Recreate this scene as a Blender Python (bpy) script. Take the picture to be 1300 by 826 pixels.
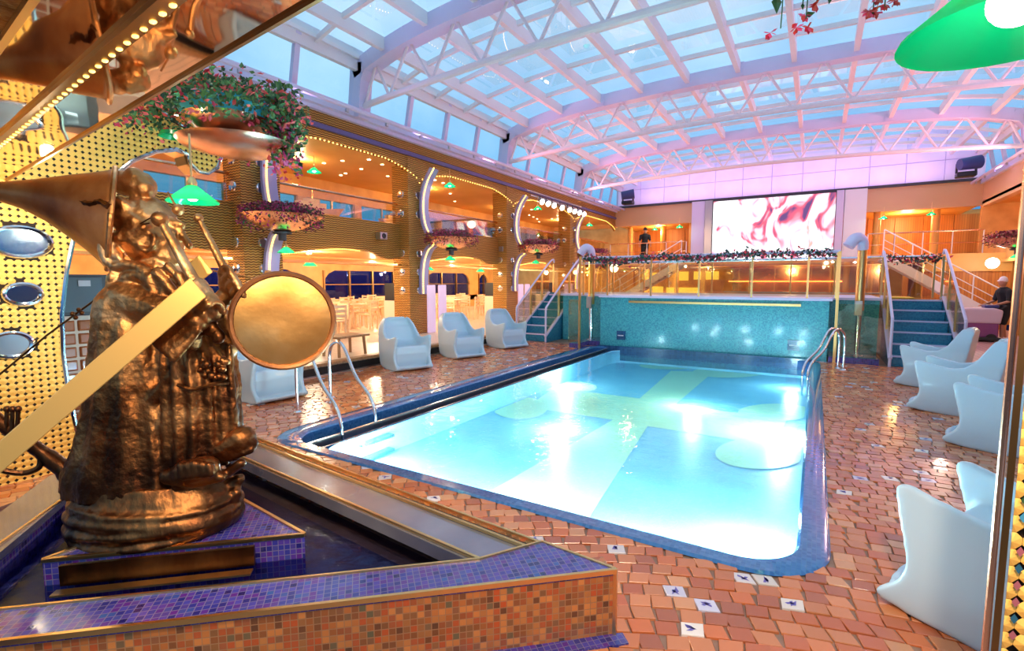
import bpy, math, random
from mathutils import Vector, Matrix
R = random.Random(7)
PI = math.pi
S = bpy.context.scene
col = S.collection
for o in list(bpy.data.objects): bpy.data.objects.remove(o)

# ---------------------------------------------------------------- camera
H = 1.65
TH = math.radians(31.3); PT = math.atan(56/633)
cd = bpy.data.cameras.new('camera'); cd.sensor_width = 36; cd.lens = 36*633/1300; cd.clip_start = .05; cd.clip_end = 400
cam = bpy.data.objects.new('camera', cd); col.objects.link(cam)
cam.location = (0, 0, H); cam.rotation_euler = (PI/2-PT, 0, TH)
S.camera = cam
S.view_settings.view_transform = 'Standard'; S.view_settings.look = 'None'
S.view_settings.gamma = 1; S.view_settings.exposure = 0.50
S.view_settings.use_curve_mapping = False

# ---------------------------------------------------------------- sky
W = bpy.data.worlds.new('sky'); S.world = W; W.use_nodes = True
nt = W.node_tree; nt.nodes.clear()
def N(nt, t, **k):
    n = nt.nodes.new(t)
    for a, b in k.items():
        if a.startswith('i_'): n.inputs[a[2:].replace('_', ' ')].default_value = b
        else: setattr(n, a, b)
    return n
def ramp(nt, stops, interp='LINEAR'):
    r = nt.nodes.new('ShaderNodeValToRGB'); r.color_ramp.interpolation = interp
    e = r.color_ramp.elements
    while len(e) < len(stops): e.new(.5)
    for i, (p, c) in enumerate(stops):
        e[i].position = p; e[i].color = (*c, 1) if len(c) == 3 else c
    return r
tc = N(nt, 'ShaderNodeTexCoord'); sx = N(nt, 'ShaderNodeSeparateXYZ'); nt.links.new(tc.outputs['Generated'], sx.inputs[0])
mr = N(nt, 'ShaderNodeMapRange'); mr.inputs[1].default_value = -.05; mr.inputs[2].default_value = .45
nt.links.new(sx.outputs[2], mr.inputs[0])
rp = ramp(nt, [(0, (.002, .004, .02)), (.13, (.006, .02, .09)), (.24, (.02, .17, .42)), (.5, (.18, .44, .70)), (1, (.38, .61, .79))])
nt.links.new(mr.outputs[0], rp.inputs[0])
no = N(nt, 'ShaderNodeTexNoise'); no.inputs['Scale'].default_value = 6; no.inputs['Detail'].default_value = 5
nt.links.new(tc.outputs['Generated'], no.inputs['Vector'])
r2 = ramp(nt, [(.35, (.8, .88, .94)), (.7, (1.2, 1.12, 1.1))]); nt.links.new(no.outputs[0], r2.inputs[0])
mx = N(nt, 'ShaderNodeMix', data_type='RGBA', blend_type='MULTIPLY'); mx.inputs[0].default_value = 1
nt.links.new(rp.outputs[0], mx.inputs[6]); nt.links.new(r2.outputs[0], mx.inputs[7])
bg = N(nt, 'ShaderNodeBackground'); bg.inputs[1].default_value = 1.0; nt.links.new(mx.outputs[2], bg.inputs[0])
wo = N(nt, 'ShaderNodeOutputWorld'); nt.links.new(bg.outputs[0], wo.inputs[0])

# ---------------------------------------------------------------- lights
def light(kind, loc, power, color, size=.1, target=None, angle=90, blend=.6, sy=None):
    l = bpy.data.lights.new('light', kind); l.energy = power; l.color = color
    if kind == 'AREA':
        l.size = size
        if sy: l.shape = 'RECTANGLE'; l.size_y = sy
    else: l.shadow_soft_size = size
    if kind == 'SPOT': l.spot_size = math.radians(angle); l.spot_blend = blend
    o = bpy.data.objects.new('light', l); col.objects.link(o); o.location = loc
    if target is not None:
        o.rotation_euler = (Vector(target)-Vector(loc)).to_track_quat('-Z', 'Y').to_euler()
    return o
VIO = (.62, .42, 1.0); PNK = (1.0, .32, .50); AMB = (1.0, .60, .24); WRM = (1, .78, .50)
# coloured roof floods standing on the side ledges
for y, c, p in ((3.5, VIO, 50), (6.5, VIO, 60), (10, VIO, 100), (13, PNK, 190), (16.5, PNK, 260), (19.5, PNK, 280), (22.5, VIO, 200)):
    light('SPOT', (-9.0, y, 5.05), p, c, .12, (0, y+1.5, 7.3), 130, .9)
    light('SPOT', (5.15, y, 5.05), p, c, .12, (-4, y+1.5, 7.3), 130, .9)
light('AREA', (-2, 25.3, 5.65), 60, VIO, 12, (-2, 25.9, 9), sy=.3)
# added unseen warm lights by the canopy that brighten statue, gold screen and deck
light('SPOT', (-1.0, .35, 2.38), 110, (1, .80, .52), .04, (-2.6, 1.1, 1.3), 75, .5)
light('SPOT', (-2.1, .15, 2.38), 55, (1, .78, .5), .04, (-2.9, 1.2, 1.0), 85, .6)
light('SPOT', (-4.0, .75, 2.38), 90, (1, .84, .55), .04, (-5.6, 1.7, 1.4), 130, .8)
light('SPOT', (0.3, .6, 2.38), 190, (1, .74, .50), .05, (-.6, 2.7, 0), 120, .8)
light('SPOT', (1.6, .8, 2.6), 25, (1, .85, .7), .05, (1.0, 3.4, 0), 110, .8)
light('POINT', (-4.9, 1.45, 2.30), 9, (1, .82, .5), .04)
# underwater lamps are in the pool section, deck lamps in their builders

# ---------------------------------------------------------------- helpers
def ray(x, y):
    a = (x-650)/633; b = -(y-413)/633
    f = Vector((-math.sin(TH)*math.cos(PT), math.cos(TH)*math.cos(PT), -math.sin(PT)))
    r = Vector((math.cos(TH), math.sin(TH), 0)); u = Vector((-math.sin(TH)*math.sin(PT), math.cos(TH)*math.sin(PT), math.cos(PT)))
    return f+a*r+b*u
CAM = Vector((0, 0, H))
def at(x, y, d): return CAM+ray(x, y)*d
def gz(x, y, z=0):
    r = ray(x, y); return CAM+r*((z-H)/r.z)
def gX(x, y, X):
    r = ray(x, y); return CAM+r*(X/r.x)
def gY(x, y, Y):
    r = ray(x, y); return CAM+r*(Y/r.y)

MAT = {}
def M(name, c=(.5, .5, .5), rough=.5, metal=0, em=None, es=1, coat=0, sub=None):
    m = bpy.data.materials.new(name); m.use_nodes = True; MAT[name] = m
    b = m.node_tree.nodes['Principled BSDF']
    b.inputs['Base Color'].default_value = (*c, 1); b.inputs['Roughness'].default_value = rough
    b.inputs['Metallic'].default_value = metal; b.inputs['Coat Weight'].default_value = coat
    b.inputs['Coat Roughness'].default_value = .08
    if em: b.inputs['Emission Color'].default_value = (*em, 1); b.inputs['Emission Strength'].default_value = es
    return m
def nodes(m):
    t = m.node_tree; return t, t.nodes['Principled BSDF'], t.links
def obco(t, scale=(1, 1, 1), coord='Object', rot=(0, 0, 0)):
    tc = N(t, 'ShaderNodeTexCoord'); mp = N(t, 'ShaderNodeMapping'); mp.inputs['Scale'].default_value = scale; mp.inputs['Rotation'].default_value = rot
    t.links.new(tc.outputs[coord], mp.inputs[0]); return mp.outputs[0]
def noisecol(m, stops, scale=5, detail=5, sc=(1, 1, 1), bump=0, bs=None, rgh=None):
    t, b, L = nodes(m); v = obco(t, sc)
    n = N(t, 'ShaderNodeTexNoise'); n.inputs['Scale'].default_value = scale; n.inputs['Detail'].default_value = detail; L.new(v, n.inputs['Vector'])
    r = ramp(t, stops); L.new(n.outputs[0], r.inputs[0]); L.new(r.outputs[0], b.inputs['Base Color'])
    if rgh:
        q = N(t, 'ShaderNodeMapRange'); q.inputs[3].default_value, q.inputs[4].default_value = rgh; L.new(n.outputs[0], q.inputs[0]); L.new(q.outputs[0], b.inputs['Roughness'])
    if bump:
        n2 = N(t, 'ShaderNodeTexNoise'); n2.inputs['Scale'].default_value = bs or scale*4; n2.inputs['Detail'].default_value = 4; L.new(v, n2.inputs['Vector'])
        bp = N(t, 'ShaderNodeBump'); bp.inputs['Strength'].default_value = bump; bp.inputs['Distance'].default_value = .02
        L.new(n2.outputs[0], bp.inputs['Height']); L.new(bp.outputs[0], b.inputs['Normal'])
    return m
def attrcol(m, name='Col'):
    t, b, L = nodes(m); a = N(t, 'ShaderNodeVertexColor', layer_name=name); L.new(a.outputs[0], b.inputs['Base Color']); return m
def gridmat(name, size, c1, c2, mortar, rough=.2, plane='XY', ang=0, var=.5, mw=.06, coat=.3, bump=.4):
    """small mosaic: square tiles of random colour between c1 and c2 with grout"""
    m = M(name, c1[0] if isinstance(c1[0], tuple) else c1, rough, 0, coat=coat); t, b, L = nodes(m)
    rot = {'XY': (0, 0, ang), 'XZ': (PI/2, 0, 0), 'YZ': (0, PI/2, 0)}[plane]
    tc = N(t, 'ShaderNodeTexCoord'); v = N(t, 'ShaderNodeVectorRotate', rotation_type='Z_AXIS'); v.inputs['Angle'].default_value = ang
    L.new(tc.outputs['Object'], v.inputs['Vector'])
    # flat faces take (x, y); upright faces take (distance along the face, z)
    cr = N(t, 'ShaderNodeVectorMath', operation='CROSS_PRODUCT'); L.new(tc.outputs['Normal'], cr.inputs[0]); cr.inputs[1].default_value = (0, 0, 1)
    dt_ = N(t, 'ShaderNodeVectorMath', operation='DOT_PRODUCT'); L.new(cr.outputs[0], dt_.inputs[0]); L.new(tc.outputs['Object'], dt_.inputs[1])
    s = N(t, 'ShaderNodeSeparateXYZ'); L.new(tc.outputs['Object'], s.inputs[0]); cmb2 = N(t, 'ShaderNodeCombineXYZ')
    L.new(dt_.outputs['Value'], cmb2.inputs[0]); L.new(s.outputs[2], cmb2.inputs[1])
    sn = N(t, 'ShaderNodeSeparateXYZ'); L.new(tc.outputs['Normal'], sn.inputs[0]); ab = N(t, 'ShaderNodeMath', operation='ABSOLUTE'); L.new(sn.outputs[2], ab.inputs[0])
    gt = N(t, 'ShaderNodeMath', operation='GREATER_THAN'); gt.inputs[1].default_value = .6; L.new(ab.outputs[0], gt.inputs[0])
    cmb = N(t, 'ShaderNodeMix', data_type='VECTOR'); L.new(gt.outputs[0], cmb.inputs[0]); L.new(cmb2.outputs[0], cmb.inputs[4]); L.new(v.outputs[0], cmb.inputs[5])
    br = N(t, 'ShaderNodeTexBrick', offset=0, squash=1); br.inputs['Scale'].default_value = 1/size
    br.inputs['Brick Width'].default_value = 1; br.inputs['Row Height'].default_value = 1; br.inputs['Mortar Size'].default_value = mw; br.inputs['Mortar Smooth'].default_value = .2
    br.inputs['Color1'].default_value = (0, 0, 0, 1); br.inputs['Color2'].default_value = (1, 1, 1, 1); br.inputs['Mortar'].default_value = (.5, .5, .5, 1)
    L.new(cmb.outputs[1], br.inputs['Vector'])
    r = ramp(t, [(i/(len(c1)-1), c) for i, c in enumerate(c1)] if isinstance(c1[0], tuple) else [(0, c1), (1, c2)], 'LINEAR'); L.new(br.outputs['Color'], r.inputs[0])
    mx = N(t, 'ShaderNodeMix', data_type='RGBA'); L.new(br.outputs['Fac'], mx.inputs[0]); L.new(r.outputs[0], mx.inputs[6]); mx.inputs[7].default_value = (*mortar, 1)
    L.new(mx.outputs[2], b.inputs['Base Color'])
    iv = N(t, 'ShaderNodeMath', operation='SUBTRACT'); iv.inputs[0].default_value = 1; L.new(br.outputs['Fac'], iv.inputs[1])
    bp = N(t, 'ShaderNodeBump'); bp.inputs['Strength'].default_value = bump; bp.inputs['Distance'].default_value = size*.08; L.new(iv.outputs[0], bp.inputs['Height']); L.new(bp.outputs[0], b.inputs['Normal'])
    return m
def glass(name, tint, refl=.12, rough=.02, gcol=(1, 1, 1), top=.8):
    m = bpy.data.materials.new(name); m.use_nodes = True; MAT[name] = m; t = m.node_tree; t.nodes.clear(); L = t.links
    tr = N(t, 'ShaderNodeBsdfTransparent'); tr.inputs[0].default_value = (*tint, 1)
    gl = N(t, 'ShaderNodeBsdfGlossy'); gl.inputs['Roughness'].default_value = rough; gl.inputs[0].default_value = (*gcol, 1)
    fr = N(t, 'ShaderNodeLayerWeight'); fr.inputs[0].default_value = .25
    mr = N(t, 'ShaderNodeMapRange'); mr.inputs[3].default_value = refl; mr.inputs[4].default_value = top; L.new(fr.outputs['Fresnel'], mr.inputs[0])
    mx = N(t, 'ShaderNodeMixShader'); L.new(mr.outputs[0], mx.inputs[0]); L.new(tr.outputs[0], mx.inputs[1]); L.new(gl.outputs[0], mx.inputs[2])
    o = N(t, 'ShaderNodeOutputMaterial'); L.new(mx.outputs[0], o.inputs[0]); return m

class MB:
    def __init__(s): s.v = []; s.f = []; s.m = []; s.c = []; s.cur = 0; s.curc = None
    def add(s, vs, fs):
        k = len(s.v); s.v += [Vector(a) for a in vs]
        for f in fs: s.f.append([k+i for i in f]); s.m.append(s.cur); s.c.append(s.curc)
        return s
    def box(s, a, b):
        (x0, y0, z0), (x1, y1, z1) = a, b
        x0, x1 = min(x0, x1), max(x0, x1); y0, y1 = min(y0, y1), max(y0, y1); z0, z1 = min(z0, z1), max(z0, z1)
        return s.add([(x0, y0, z0), (x1, y0, z0), (x1, y1, z0), (x0, y1, z0), (x0, y0, z1), (x1, y0, z1), (x1, y1, z1), (x0, y1, z1)],
                     [(0, 3, 2, 1), (4, 5, 6, 7), (0, 1, 5, 4), (1, 2, 6, 5), (2, 3, 7, 6), (3, 0, 4, 7)])
    def bar(s, p, q, w, h, up=(0, 0, 1)):
        p = Vector(p); q = Vector(q); d = (q-p).normalized(); u = Vector(up)
        if abs(d.dot(u)) > .99: u = Vector((0, 1, 0))
        a = d.cross(u).normalized()*w/2; b = a.cross(d).normalized()*h/2
        return s.add([p-a-b, p+a-b, p+a+b, p-a+b, q-a-b, q+a-b, q+a+b, q-a+b], [(0, 1, 2, 3), (7, 6, 5, 4), (0, 4, 5, 1), (1, 5, 6, 2), (2, 6, 7, 3), (3, 7, 4, 0)])
    def tube(s, pts, r, n=8, cap=True):
        pts = [Vector(p) for p in pts]; rs = r if isinstance(r, (list, tuple)) else [r]*len(pts)
        k = len(s.v); prev = None; vs = []; fs = []
        for i, p in enumerate(pts):
            d = (pts[min(i+1, len(pts)-1)]-pts[max(i-1, 0)]).normalized()
            if prev is None:
                a = d.orthogonal().normalized()
            else:
                a = (prev-d*prev.dot(d))
                a = a.normalized() if a.length > 1e-6 else d.orthogonal().normalized()
            prev = a; b = d.cross(a)
            for j in range(n): vs.append(p+(a*math.cos(2*PI*j/n)+b*math.sin(2*PI*j/n))*rs[i])
        for i in range(len(pts)-1):
            for j in range(n): fs.append((i*n+j, i*n+(j+1) % n, (i+1)*n+(j+1) % n, (i+1)*n+j))
        if cap: fs.append(tuple(range(n))[::-1]); fs.append(tuple((len(pts)-1)*n+j for j in range(n)))
        return s.add(vs, fs)
    def lathe(s, prof, c=(0, 0, 0), n=24, closed=False, mat=None, a0=0, a1=2*PI):
        c = Vector(c); vs = []; fs = []; full = abs(a1-a0-2*PI) < 1e-6; m = n if full else n+1
        for (r, z) in prof:
            for j in range(m):
                a = a0+(a1-a0)*j/n; p = Vector((r*math.cos(a), r*math.sin(a), z))
                vs.append((mat @ p if mat else p)+c)
        for i in range(len(prof)-1):
            for j in range(n):
                k = (j+1) % m if full else j+1
                fs.append((i*m+j, i*m+k, (i+1)*m+k, (i+1)*m+j))
        return s.add(vs, fs)
    def ball(s, c, r, n=10, k=6, sc=(1, 1, 1)):
        vs = []; fs = []
        vs.append(Vector(c)+Vector((0, 0, r*sc[2])))
        for i in range(1, k):
            t = PI*i/k
            for j in range(n):
                a = 2*PI*j/n; vs.append(Vector(c)+Vector((r*sc[0]*math.sin(t)*math.cos(a), r*sc[1]*math.sin(t)*math.sin(a), r*sc[2]*math.cos(t))))
        vs.append(Vector(c)-Vector((0, 0, r*sc[2])))
        for j in range(n): fs.append((0, 1+j, 1+(j+1) % n))
        for i in range(k-2):
            for j in range(n): fs.append((1+i*n+j, 1+(i+1)*n+j, 1+(i+1)*n+(j+1) % n, 1+i*n+(j+1) % n))
        e = len(vs)-1
        for j in range(n): fs.append((e, 1+(k-2)*n+(j+1) % n, 1+(k-2)*n+j))
        return s.add(vs, fs)
    def prism(s, poly, axis, a, b):
        """2-D polygon extruded along axis ('x','y','z') from a to b"""
        def q(u, v, w): return {'x': (w, u, v), 'y': (u, w, v), 'z': (u, v, w)}[axis]
        n = len(poly); vs = [q(u, v, a) for u, v in poly]+[q(u, v, b) for u, v in poly]
        return s.add(vs, [tuple(range(n))[::-1], tuple(range(n, 2*n))]+[(i, (i+1) % n, n+(i+1) % n, n+i) for i in range(n)])
    def build(s, name, mat, parent=None, smooth=False, bevel=0, kind=None, label=None, seg=1):
        me = bpy.data.meshes.new(name); off = Vector((0, 0, 0)); p = parent
        while p is not None: off += p.location; p = p.parent
        me.from_pydata([v-off for v in s.v], [], s.f)
        for mm in (mat if isinstance(mat, (list, tuple)) else [mat]): me.materials.append(MAT[mm] if isinstance(mm, str) else mm)
        me.polygons.foreach_set('material_index', s.m)
        if smooth: me.polygons.foreach_set('use_smooth', [True]*len(s.f)); 
        if any(c is not None for c in s.c):
            ca = me.color_attributes.new('Col', 'FLOAT_COLOR', 'CORNER'); d = []
            for f, c in zip(s.f, s.c):
                c = c or (1, 1, 1)
                for _ in f: d += [c[0], c[1], c[2], 1]
            ca.data.foreach_set('color', d)
        me.update(); o = bpy.data.objects.new(name, me); col.objects.link(o)
        if smooth:
            try: me.set_sharp_from_angle(angle=math.radians(38))
            except Exception: pass
        if parent is not None: o.parent = parent
        if bevel:
            b = o.modifiers.new('b', 'BEVEL'); b.width = bevel; b.segments = seg; b.limit_method = 'ANGLE'
        if kind: o['kind'] = kind
        if label: o['label'] = label
        return o
def tag(o, label=None, cat=None, group=None, kind=None):
    if label: o['label'] = label
    if cat: o['category'] = cat
    if group: o['group'] = group
    if kind: o['kind'] = kind
    return o
def empty(name, loc, label=None, cat=None, group=None, kind=None):
    o = bpy.data.objects.new(name, None); o.empty_display_size = .1; col.objects.link(o); o.location = loc
    return tag(o, label, cat, group, kind)
def copy_tree(o, parent=None):
    c = o.copy(); col.objects.link(c)
    if parent is not None: c.parent = parent
    for ch in [x for x in bpy.data.objects if x.parent == o]: copy_tree(ch, c)
    return c
def dup(o, loc, rz=0, label=None, group=None):
    kids = {}
    for x in bpy.data.objects:
        if x.parent: kids.setdefault(x.parent.name, []).append(x)
    def rec(a, par):
        c = a.copy(); col.objects.link(c)
        if par is not None: c.parent = par
        for ch in kids.get(a.name, []): rec(ch, c)
        return c
    c = rec(o, None); c.location = loc; c.rotation_euler = (0, 0, rz)
    if label: c['label'] = label
    if group: c['group'] = group
    return c
def capsule(mb, p, r0, q, r1, n=10):
    p = Vector(p); q = Vector(q); d = q-p; L = d.length; d = d/L if L > 1e-6 else Vector((0, 0, 1))
    pts = []; rs = []
    for i in range(4): t = i/3.5*PI/2; pts.append(p-d*r0*math.cos(t)); rs.append(max(.02*r0, r0*math.sin(t)))
    pts.append(p); rs.append(r0); pts.append(q); rs.append(r1)
    for i in range(3, -1, -1): t = i/3.5*PI/2; pts.append(q+d*r1*math.cos(t)); rs.append(max(.02*r1, r1*math.sin(t)))
    mb.tube(pts, rs, n)
def fuse(mb, name, mat, parent, voxel, smooth=6, disp=None, label=None, kind=None):
    o = mb.build(name, mat, parent)
    m = o.modifiers.new('r', 'REMESH'); m.mode = 'VOXEL'; m.voxel_size = voxel; m.use_smooth_shade = True
    if smooth: k = o.modifiers.new('s', 'SMOOTH'); k.iterations = smooth; k.factor = .5
    if disp:
        for sc, st in disp:
            tx = bpy.data.textures.new('cl', 'CLOUDS'); tx.noise_scale = sc; tx.noise_depth = 3
            d = o.modifiers.new('d', 'DISPLACE'); d.texture = tx; d.strength = st; d.mid_level = .5; d.texture_coords = 'LOCAL'
    dg = bpy.context.evaluated_depsgraph_get(); dg.update()
    me = bpy.data.meshes.new_from_object(o.evaluated_get(dg)); me.name = name
    o.modifiers.clear(); old = o.data; o.data = me; bpy.data.meshes.remove(old)
    me.polygons.foreach_set('use_smooth', [True]*len(me.polygons))
    if label: o['label'] = label
    if kind: o['kind'] = kind
    return o
def inpoly(x, y, poly):
    r = False; n = len(poly)
    for i in range(n):
        x0, y0 = poly[i][:2]; x1, y1 = poly[i-1][:2]
        if (y0 > y) != (y1 > y) and x < (x1-x0)*(y-y0)/(y1-y0)+x0: r = not r
    return r
def rrect(x0, y0, x1, y1, r, n=8):
    p = []
    for cx, cy, a in ((x1-r, y0+r, -PI/2), (x1-r, y1-r, 0), (x0+r, y1-r, PI/2), (x0+r, y0+r, PI)):
        for i in range(n+1): t = a+PI/2*i/n; p.append((cx+r*math.cos(t), cy+r*math.sin(t)))
    return p
def spline(pts, n=6):
    """Catmull-Rom through points"""
    P = [Vector(p) for p in pts]; out = []
    for i in range(len(P)-1):
        a, b, c, d = P[max(i-1, 0)], P[i], P[i+1], P[min(i+2, len(P)-1)]
        for k in range(n):
            t = k/n; out.append(.5*((2*b)+(c-a)*t+(2*a-5*b+4*c-d)*t*t+(3*b-a-3*c+d)*t**3))
    out.append(P[-1]); return out

# ---------------------------------------------------------------- materials
M('brass', (.85, .55, .22), .28, 1); M('dark_brass', (.30, .16, .06), .35, 1)
M('chrome', (.80, .80, .82), .12, 1); M('steel', (.55, .55, .58), .3, 1)
M('lavender_paint', (.66, .60, .80), .42); M('white_paint', (.80, .78, .80), .45); M('roof_white', (.84, .74, .76), .45)
M('black', (.012, .012, .014), .4); M('dark_grey', (.05, .05, .06), .45)
M('bulb', (1, .8, .3), .3, em=(1, .56, .10), es=3.2); M('white_bulb', (1, 1, 1), .3, em=(1, .93, .78), es=14); M('spot_bulb', (1, 1, 1), .3, em=(1, .85, .6), es=9)
M('pool_lamp', (1, 1, 1), .3, em=(.75, .98, 1), es=6)
noisecol(M('amber_ceiling', (.85, .52, .18), .45), [(.3, (.74, .38, .09)), (.7, (.86, .48, .14))], 1.2)
noisecol(M('amber_wall', (.75, .38, .10), .5), [(.3, (.62, .30, .08)), (.7, (.80, .44, .14))], 2)
M('peach_panel', (.72, .42, .22), .5)
noisecol(M('copper', (.85, .45, .30), .25, 1), [(.3, (.72, .34, .2)), (.7, (.95, .6, .42))], 3)
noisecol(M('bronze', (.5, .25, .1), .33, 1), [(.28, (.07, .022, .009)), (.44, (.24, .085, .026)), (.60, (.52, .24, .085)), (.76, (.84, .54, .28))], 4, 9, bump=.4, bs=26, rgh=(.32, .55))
t, b, L = nodes(MAT['bronze'])      # colour by height: darker red-brown towards the bottom, brighter towards the top
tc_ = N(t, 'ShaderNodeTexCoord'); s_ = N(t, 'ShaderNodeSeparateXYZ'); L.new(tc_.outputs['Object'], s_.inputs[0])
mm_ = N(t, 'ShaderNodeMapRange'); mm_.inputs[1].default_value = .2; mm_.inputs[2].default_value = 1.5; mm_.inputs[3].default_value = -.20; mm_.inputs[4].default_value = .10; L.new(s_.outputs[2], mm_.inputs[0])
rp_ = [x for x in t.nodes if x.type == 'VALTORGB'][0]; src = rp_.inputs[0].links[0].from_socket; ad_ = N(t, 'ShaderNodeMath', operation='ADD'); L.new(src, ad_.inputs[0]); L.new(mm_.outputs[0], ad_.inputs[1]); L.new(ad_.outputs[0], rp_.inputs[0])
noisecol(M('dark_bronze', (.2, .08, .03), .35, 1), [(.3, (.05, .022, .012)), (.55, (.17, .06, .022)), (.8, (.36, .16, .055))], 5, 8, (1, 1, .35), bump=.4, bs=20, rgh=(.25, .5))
noisecol(M('hat_bronze', (.3, .12, .05), .4, .6), [(.3, (.12, .04, .02)), (.5, (.36, .13, .04)), (.75, (.62, .32, .12))], 3, 8, bump=.15, bs=20)
noisecol(M('drum_gold', (.9, .55, .2), .3, 1), [(.3, (.70, .30, .07)), (.5, (.86, .42, .12)), (.75, (1, .62, .26))], 3.5, 5, bump=.15, bs=5)
M('strap_brass', (.85, .46, .12), .42, .55)
M('gold_enamel', (.90, .50, .10), .45, .1); M('gold_hole', (.02, .008, .004), .8)
attrcol(M('attr', (1, 1, 1), .4)); attrcol(M('tile_mat', (1, 1, 1), .26, coat=.25)); attrcol(M('leafy', (1, 1, 1), .55))
def ribbed(name, c1, c2, c3, metal=.55):
    m = M(name, c2, .36, metal); t, b, L = nodes(m); v = obco(t, (1, 1, 1))
    w = N(t, 'ShaderNodeTexWave', wave_type='BANDS', bands_direction='Z', wave_profile='SIN'); w.inputs['Scale'].default_value = 6.5
    # the ribs waver a little along the wall like pleats
    s = N(t, 'ShaderNodeSeparateXYZ'); L.new(v, s.inputs[0])
    ad = N(t, 'ShaderNodeMath', operation='ADD'); L.new(s.outputs[0], ad.inputs[0]); L.new(s.outputs[1], ad.inputs[1])
    pp = N(t, 'ShaderNodeMath', operation='PINGPONG'); pp.inputs[1].default_value = .05; L.new(ad.outputs[0], pp.inputs[0])
    ml = N(t, 'ShaderNodeMath', operation='MULTIPLY_ADD'); ml.inputs[1].default_value = .35; L.new(pp.outputs[0], ml.inputs[0]); L.new(s.outputs[2], ml.inputs[2])
    cb = N(t, 'ShaderNodeCombineXYZ'); L.new(ml.outputs[0], cb.inputs[2]); L.new(cb.outputs[0], w.inputs['Vector'])
    r = ramp(t, [(0, c1), (.4, c2), (1, c3)]); L.new(w.outputs[0], r.inputs[0]); L.new(r.outputs[0], b.inputs['Base Color'])
    bp = N(t, 'ShaderNodeBump'); bp.inputs['Strength'].default_value = .8; bp.inputs['Distance'].default_value = .03; L.new(w.outputs[0], bp.inputs['Height']); L.new(bp.outputs[0], b.inputs['Normal'])
    return m
ribbed('ribbed_brass', (.12, .035, .008), (.55, .25, .045), (.80, .42, .10), .3)
M('fin_lavender', (.36, .32, .56), .35)
gridmat('blue_mosaic', .029, [(.012, .008, .10), (.03, .03, .24), (.06, .05, .32), (.09, .015, .20), (.02, .07, .28)], None, (.16, .13, .26), .16, coat=.6, mw=.07, ang=math.radians(42))
gridmat('orange_mosaic', .030, [(.10, .04, .02), (.42, .12, .03), (.60, .20, .05), (.20, .08, .03), (.50, .08, .02), (.12, .10, .05)], None, (.34, .16, .07), .2, 'XZ', mw=.07, ang=math.radians(-42.2))
gridmat('teal_mosaic', .025, [(.02, .22, .30), (.04, .34, .40), (.06, .42, .46)], None, (.10, .36, .40), .25, 'XZ', mw=.05, bump=.2)
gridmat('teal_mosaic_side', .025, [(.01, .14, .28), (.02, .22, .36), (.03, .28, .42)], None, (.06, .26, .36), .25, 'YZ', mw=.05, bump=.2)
gridmat('navy_mosaic', .06, [(.01, .05, .14), (.02, .09, .22)], None, (.03, .10, .18), .2, 'XZ', mw=.05)
gridmat('coping_mosaic', .025, [(.02, .10, .30), (.03, .14, .38), (.05, .17, .42)], None, (.04, .16, .34), .12, 'XY', coat=.7, bump=.15)
noisecol(M('basin_floor', (.01, .012, .03), .5), [(.3, (.008, .010, .05)), (.7, (.02, .025, .10))], 3)
def planks(name, c1, c2, line, size=.1, ang=0, rough=.35):
    m = M(name, c1, rough); t, b, L = nodes(m); v = obco(t, (1, 1, 1), rot=(0, 0, ang))
    br = N(t, 'ShaderNodeTexBrick', offset=.5); br.inputs['Scale'].default_value = 1/size; br.inputs['Brick Width'].default_value = 14; br.inputs['Row Height'].default_value = 1
    br.inputs['Mortar Size'].default_value = .05; br.inputs['Color1'].default_value = (*c1, 1); br.inputs['Color2'].default_value = (*c2, 1); br.inputs['Mortar'].default_value = (*line, 1)
    L.new(v, br.inputs['Vector']); L.new(br.outputs['Color'], b.inputs['Base Color']); return m
planks('pale_planks', (.80, .60, .42), (.88, .68, .50), (.25, .15, .10), .12)
planks('red_planks', (.50, .26, .24), (.58, .32, .28), (.20, .08, .08), .12, PI/2)
planks('wood_panels', (.52, .17, .035), (.66, .26, .06), (.30, .08, .02), .06, PI/4, .4)
noisecol(M('wood', (.4, .18, .07), .4), [(.3, (.30, .13, .05)), (.7, (.50, .25, .10))], 4, sc=(1, 8, 1))
noisecol(M('pale_wood', (.85, .62, .38), .4), [(.3, (.78, .55, .32)), (.7, (.9, .7, .45))], 4, sc=(1, 1, 6))
M('chair_shell', (.50, .62, .70), .38, coat=.15)
b_ = MAT['chair_shell'].node_tree.nodes['Principled BSDF']; b_.inputs['Subsurface Weight'].default_value = .15; b_.inputs['Subsurface Radius'].default_value = (.05, .05, .06)
glass('roof_glass', (.93, .97, 1), .01, top=.16); glass('clear_glass', (.95, .90, .74), .08); glass('window_glass', (.62, .85, 1), .02, top=.3)
glass('dark_glass', (.5, .6, .9), .03, top=.3)
glass('basin_water', (.30, .30, .42), .12, .04)

# ================================================================ SETTING
PX0, PX1, PY0, PY1 = -4.95, .15, 3.0, 12.0          # outer edge of the pool coping
DIRA = Vector((.741, .672, 0)).normalized(); DIRB = Vector((-.996, .09, 0)).normalized()
TIP = Vector((-.73, 2.12, 0))
FARL = TIP+DIRB*4.05                                # back-left corner of the fountain basin
FRNT = TIP-DIRA*4.2
basin_poly = [TIP[:2], FARL[:2], (FARL.x+1.9, FARL.y-2.0), FRNT[:2]]

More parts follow.
